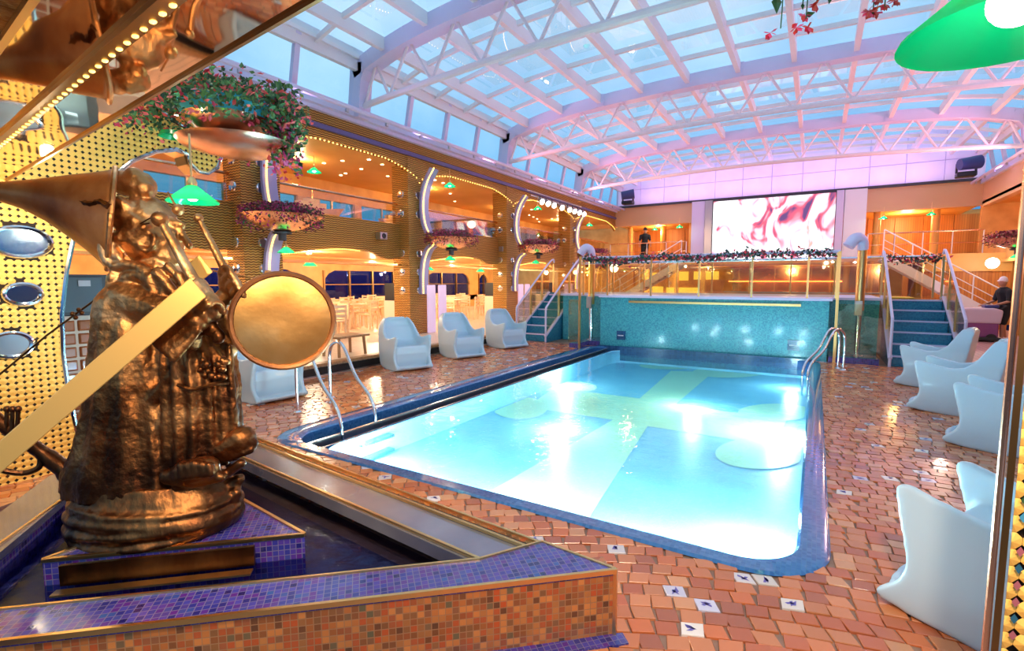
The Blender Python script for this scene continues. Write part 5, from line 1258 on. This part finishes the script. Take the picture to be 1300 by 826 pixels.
# ================================================================ PEOPLE
def figure(loc, face, label, shirt, shorts, skin, cap_, hands, longp=False):
    r = empty('person', loc, label, 'person'); f = Vector((math.cos(face), math.sin(face), 0)); s = Vector((-f.y, f.x, 0)); o = Vector(loc)
    def P(a, b_, z): return o+f*a+s*b_+Vector((0, 0, z))
    b = MB(); C = lambda p, r0, q, r1: capsule(b, p, r0, q, r1, 10)
    C(P(0, 0, .95), .14, P(.02, 0, 1.15), .125); C(P(.02, 0, 1.15), .125, P(.05, 0, 1.36), .15); C(P(.05, -.12, 1.38), .07, P(.05, .12, 1.38), .07)
    C(P(.06, 0, 1.42), .055, P(.08, 0, 1.52), .05); C(P(.10, 0, 1.60), .095, P(.10, 0, 1.66), .09); b.ball(P(.20, 0, 1.60), .018, 8, 6)
    for q in (-1, 1):
        st_ = .14*q; C(P(0, .09*q, .92), .095, P(.04+st_*.4, .10*q, .50), .062); C(P(.04+st_*.4, .10*q, .50), .058, P(-.02+st_*.8, .10*q, .09), .038); C(P(-.02+st_*.8, .10*q, .06), .038, P(.14+st_*.8, .11*q, .035), .034)
        hp = hands[0 if q < 0 else 1]; e = P(.10, .26*q, 1.10); h = P(*hp); C(P(.05, .20*q, 1.37), .055, e, .042); C(e, .040, h, .028)
        C(h, .032, h+f*.05, .028)
        for k in range(4): C(h+f*.05+s*(k-1.5)*.018, .010, h+f*.10+s*(k-1.5)*.018+Vector((0, 0, -.03)), .008)
        C(h-s*.03*q, .011, h+f*.05-s*.045*q, .009)
    bd = fuse(b, 'body', skin, r, .014, 3)
    c = MB(); C2 = lambda p, r0, q, r1: capsule(c, p, r0, q, r1, 10)
    C2(P(0, 0, .98), .165, P(.02, 0, 1.15), .15); C2(P(.02, 0, 1.15), .15, P(.05, 0, 1.34), .172); C2(P(.05, -.13, 1.37), .085, P(.05, .13, 1.37), .085)
    for q in (-1, 1): C2(P(.05, .20*q, 1.36), .078, P(.09, .25*q, 1.15), .062)
    fuse(c, 'polo_shirt', shirt, r, .016, 3)
    c = MB()
    for q in (-1, 1): C2(P(0, .09*q, .93), .118, P(.03+.05*q, .10*q, .52 if not longp else .15), .09 if not longp else .06)
    C2(P(0, -.05, .98), .14, P(0, .05, .98), .14); fuse(c, 'shorts' if not longp else 'trousers', shorts, r, .016, 3)
    c = MB(); C2(P(.09, 0, 1.68), .102, P(.09, 0, 1.70), .095); C2(P(.2, -.04, 1.665), .02, P(.2, .04, 1.665), .02); c.box(P(.12, -.07, 1.66), P(.24, .07, 1.675)); fuse(c, 'cap' if cap_ != 'hair' else 'hair', 'cap_white' if cap_ != 'hair' else 'hair', r, .013, 3)
    c = MB()
    for q in (-1, 1): C2(P(-.06+.11*q, .10*q, .055), .055, P(.12+.11*q, .11*q, .045), .048)
    fuse(c, 'shoes', 'shoe_white' if cap_ != 'hair' else 'black', r, .013, 2)
M('skin', (.45, .22, .13), .5); M('black_cloth', (.01, .01, .014), .8); M('cap_white', (.85, .78, .82), .6); M('shoe_white', (.85, .75, .75), .5); M('hair', (.02, .012, .01), .5)
fc = math.radians(200)
figure((4.50, 18.9, 0), fc, 'crew member in white cap, black shirt and shorts pushing a floor machine', 'black_cloth', 'black_cloth', 'skin', 'cap', ((.42, -.2, .98), (.42, .2, .98)))
figure((-7.6, 25.6, 2.6), math.radians(-70), 'person in dark clothes standing on the end balcony at the left', 'black_cloth', 'black_cloth', 'skin', 'hair', ((.15, -.28, .82), (.15, .28, .82)), True)
fm = empty('floor_scrubber', (3.45, 18.7, 0), 'grey and violet floor scrubbing machine pushed by the crew member', 'floor machine')
M('machine_grey', (.62, .50, .60), .35); M('machine_violet', (.22, .06, .20), .35); M('dark_rubber', (.02, .02, .02), .7)
b = MB(); b.box((2.95, 18.4, .10), (3.85, 18.95, .55)); fuse(b, 'chassis', 'machine_violet', fm, .03, 5)
b = MB(); b.prism([(2.92, .50), (3.88, .50), (3.92, .86), (3.75, .92), (3.15, .92), (2.95, .78)], 'y', 18.38, 18.97); fuse(b, 'tank', 'machine_grey', fm, .028, 6)
MB().box((2.85, 18.3, .03), (3.9, 19.05, .12)).build('brush_deck', 'dark_rubber', fm, bevel=.02)
MB().tube([(3.8, 18.45, .85), (3.98, 18.45, .98), (3.98, 18.95, .98), (3.8, 18.95, .85)], .02, 8).build('handle', 'dark_rubber', fm, True)
for y in (18.36, 18.99): MB().tube([(3.7, y-.03, .11), (3.7, y+.03, .11)], .11, 16).build('wheel', 'dark_rubber', fm, True)
MB().box((3.55, 18.5, .92), (3.85, 18.85, 1.0)).build('control_panel', 'navy_paint', fm, bevel=.02)
fm.location.x += .45
# small yellow mat on the top of the right stairs
tag(MB().box((1.25, 14.3, 1.26), (1.9, 14.9, 1.29)).build('yellow_mat', M('yellow', (.8, .5, .03), .5), bevel=.01), 'small yellow mat lying at the top of the right-hand stairs', 'mat')
